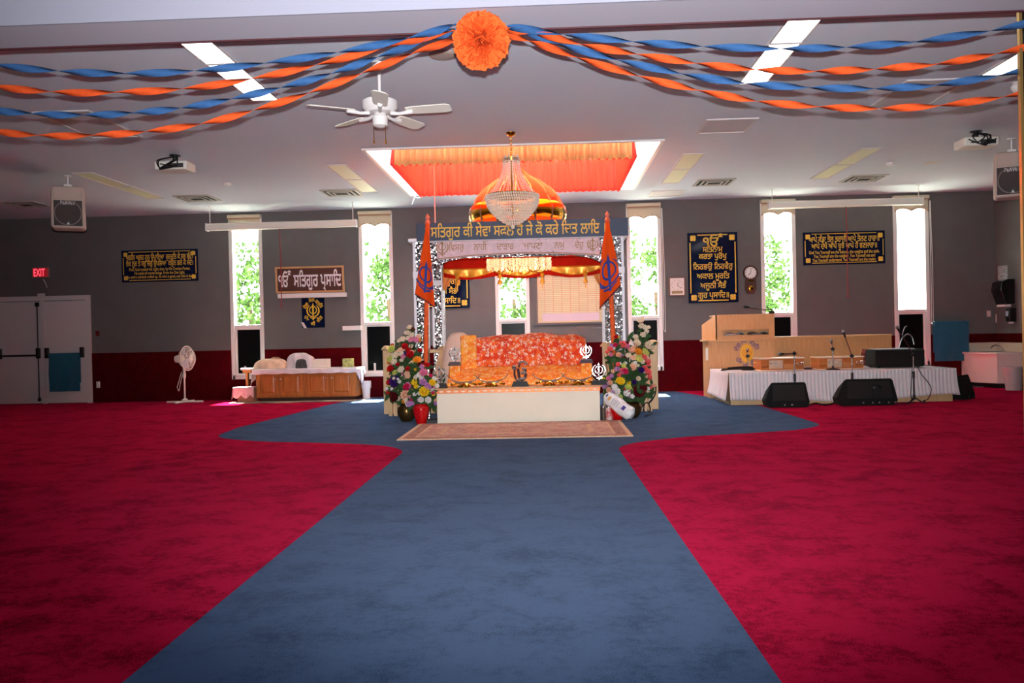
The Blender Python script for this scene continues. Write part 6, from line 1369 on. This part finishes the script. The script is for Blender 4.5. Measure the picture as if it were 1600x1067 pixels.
# strip of black cables on the floor by the monitors
f = MB()
f.tube(bez([onz(1262, 634)+Vector((0, 0, .01)), onz(1275, 631)+Vector((0, 0, .012)), onz(1290, 634)+Vector((0, 0, .01)), onz(1302, 631)+Vector((0, 0, .01)), onz(1312, 632)+Vector((0, 0, .01))], 8), .010, 6)
tag(f.build('floor_cable', M_black, loc=onz(1262, 634)), 'black cable on the carpet between the two front monitors', 'cable')
# towel on a rail
a, b = at(1456, 505, YB-.09), at(1515, 503, YB-.09); zr = (a.z+b.z)/2
t = thing('towel_rail', 'chrome towel rail right of the rightmost window', 'towel rail', ((a.x+b.x)/2, YB, zr))
MB().cyl((a.x, YB-.09, zr), (b.x, YB-.09, zr), .009).build('bar', M_chrome, t)
for x in (a.x, b.x): MB().tube([(x, YB-.09, zr), (x, YB-.02, zr)], .010, 8).lathe([(.022, 0), (.022, .012)], (0, 0, 0), 16, M=Matrix.Translation((x, YB-.001, zr)) @ Matrix.Rotation(math.pi/2, 4, 'X')).build('bracket', M_chrome, t)
towel(at(1459, 530, YB-.09).x, at(1513, 530, YB-.09).x, zr-.005, at(1486, 564, YB-.09).z, YB-.09, 'teal towel hung on the chrome rail right of the rightmost window')
# corner wash basin unit
SX = XR-.014; pl = [(7.56, YB-.02), (7.56, 15.46), (7.74, 15.06), (SX, 14.94), (SX, YB-.02)]
zc0, zc1 = .085, at(1545, 551, 15.1).z
t = thing('basin_cabinet', 'cream corner basin cabinet in the far right corner', 'basin cabinet', (7.9, 15.5, 0))
def vprism(poly, z0, z1):
    n = len(poly); f = MB()
    if sum(poly[i][0]*poly[(i+1) % n][1]-poly[(i+1) % n][0]*poly[i][1] for i in range(n)) < 0: poly = poly[::-1]
    return f.add([(x, y, z0) for x, y in poly]+[(x, y, z1) for x, y in poly], [tuple(range(n-1, -1, -1)), tuple(range(n, 2*n))]+[(i, (i+1) % n, (i+1) % n+n, i+n) for i in range(n)])
M_cream = mat('cream_laminate', (214, 200, 192), .45)
vprism(pl, zc0, zc1-.03).build('carcass', M_cream, t, bevel=.003)
ins = [(7.66, YB-.03), (7.66, 15.55), (7.82, 15.2), (SX-.02, 15.1), (SX-.02, YB-.03)]
vprism(ins, 0, zc0).build('plinth', mat('dark_plinth', (40, 14, 16), .8), t)
vprism([(7.53, YB-.02), (7.53, 15.44), (7.72, 15.02), (SX, 14.90), (SX, YB-.02)], zc1-.03, zc1).build('counter', M_cream, t, bevel=.004)
MB().box(7.54, SX-.02, YB-.04, YB-.02, zc1, zc1+.16).box(SX-.02, SX, 14.95, YB-.04, zc1, zc1+.16).build('backsplash', mat('cream_splash', (206, 190, 170), .45), t, smooth=False)
fx = at(1556, 548, 15.55); MB().tube(bez([(fx.x+.16, 15.60, zc1+.02), (fx.x+.10, 15.58, zc1+.09), (fx.x-.02, 15.55, zc1+.11), (fx.x-.10, 15.52, zc1+.07)], 6), .014, 8).lathe([(.03, 0), (.03, .02), (.015, .03)], (fx.x+.16, 15.6, zc1), 14).build('tap', M_chrome, t)
MB().lathe([(.001, .003), (.15, .003), (.17, .008), (.16, .001)], (7.85, 15.45, zc1), 28, cap=False).build('basin', M_steel, t)
# bin, dispensers and notice on the right wall
bin_(1584, 603, 573, 30, 14.62, 'grey open-topped waste bin beside the corner basin cabinet', mat('bin_grey', (190, 180, 180), .4), False)
def onwall(px, py): v = ray(px, py); k = (XR-.001)/v.x; return Vector((XR, k, v.z*k+HC))
a = onwall(1578, 455)
t = thing('paper_towel_dispenser', 'large black paper towel dispenser on the right wall', 'dispenser', (XR, a.y, a.z-.25)); y, z, x = a.y, a.z, XR
f = MB(); f.prism([(x-.002, z-.22), (x-.16, z-.24), (x-.20, z-.12), (x-.25, z+.02), (x-.22, z+.17), (x-.12, z+.21), (x-.002, z+.21)], y-.17, y+.17); f.build('cover', mat('gloss_black', (12, 13, 14), .15, coat=.3), t, bevel=.012)
MB().box(x-.17, x-.05, y-.12, y+.12, z-.27, z-.235).build('paper', M_white, t, smooth=False)
a = onwall(1584, 492); y, z = a.y-.02, a.z
t = thing('soap_dispenser', 'small black soap dispenser below the paper towel dispenser', 'dispenser', (XR, y, z-.15))
MB().prism([(x-.002, z-.12), (x-.11, z-.12), (x-.13, z-.02), (x-.11, z+.12), (x-.002, z+.13)], y-.07, y+.07).build('body', M_black, t, bevel=.012); MB().box(x-.132, x-.122, y-.035, y+.035, z-.02, z+.07).build('window', mat('bluish_clear', (170, 190, 210), .2), t); MB().box(x-.09, x-.03, y-.03, y+.03, z-.15, z-.119).build('nozzle', M_white, t)
a = onwall(1567, 430); tag(MB().box(XR-.006, XR-.001, a.y-.16, a.y+.16, a.z-.17, a.z+.17).build('notice', mat('notice_paper', (206, 204, 208), .7, rgb2=(120, 120, 126), vscale=26, stretch=(1, .35, 2.4)), loc=a, smooth=False), 'white paper notice on the right wall above the towel dispenser', 'notice')
a = at(1556, 450, YB-.02); b = at(1557.5, 497, YB-.02)
tag(MB().tube([(a.x, YB-.01, a.z), (b.x, YB-.01, b.z+.06)], .006, 6).box(b.x-.012, b.x+.012, YB-.03, YB-.001, b.z-.08, b.z+.07).build('pull_switch', M_ivory, loc=b), 'thin pale pull cord with toggle in the far right corner', 'pull cord')
p = onz(1543, 604); tag(MB().box(p.x-.25, p.x+.12, p.y-.1, p.y+.08, 0, .012).build('floor_mat', mat('small_mat', (150, 130, 130), .9), loc=p, smooth=False), 'small flat mat on the carpet before the corner basin cabinet', 'mat')
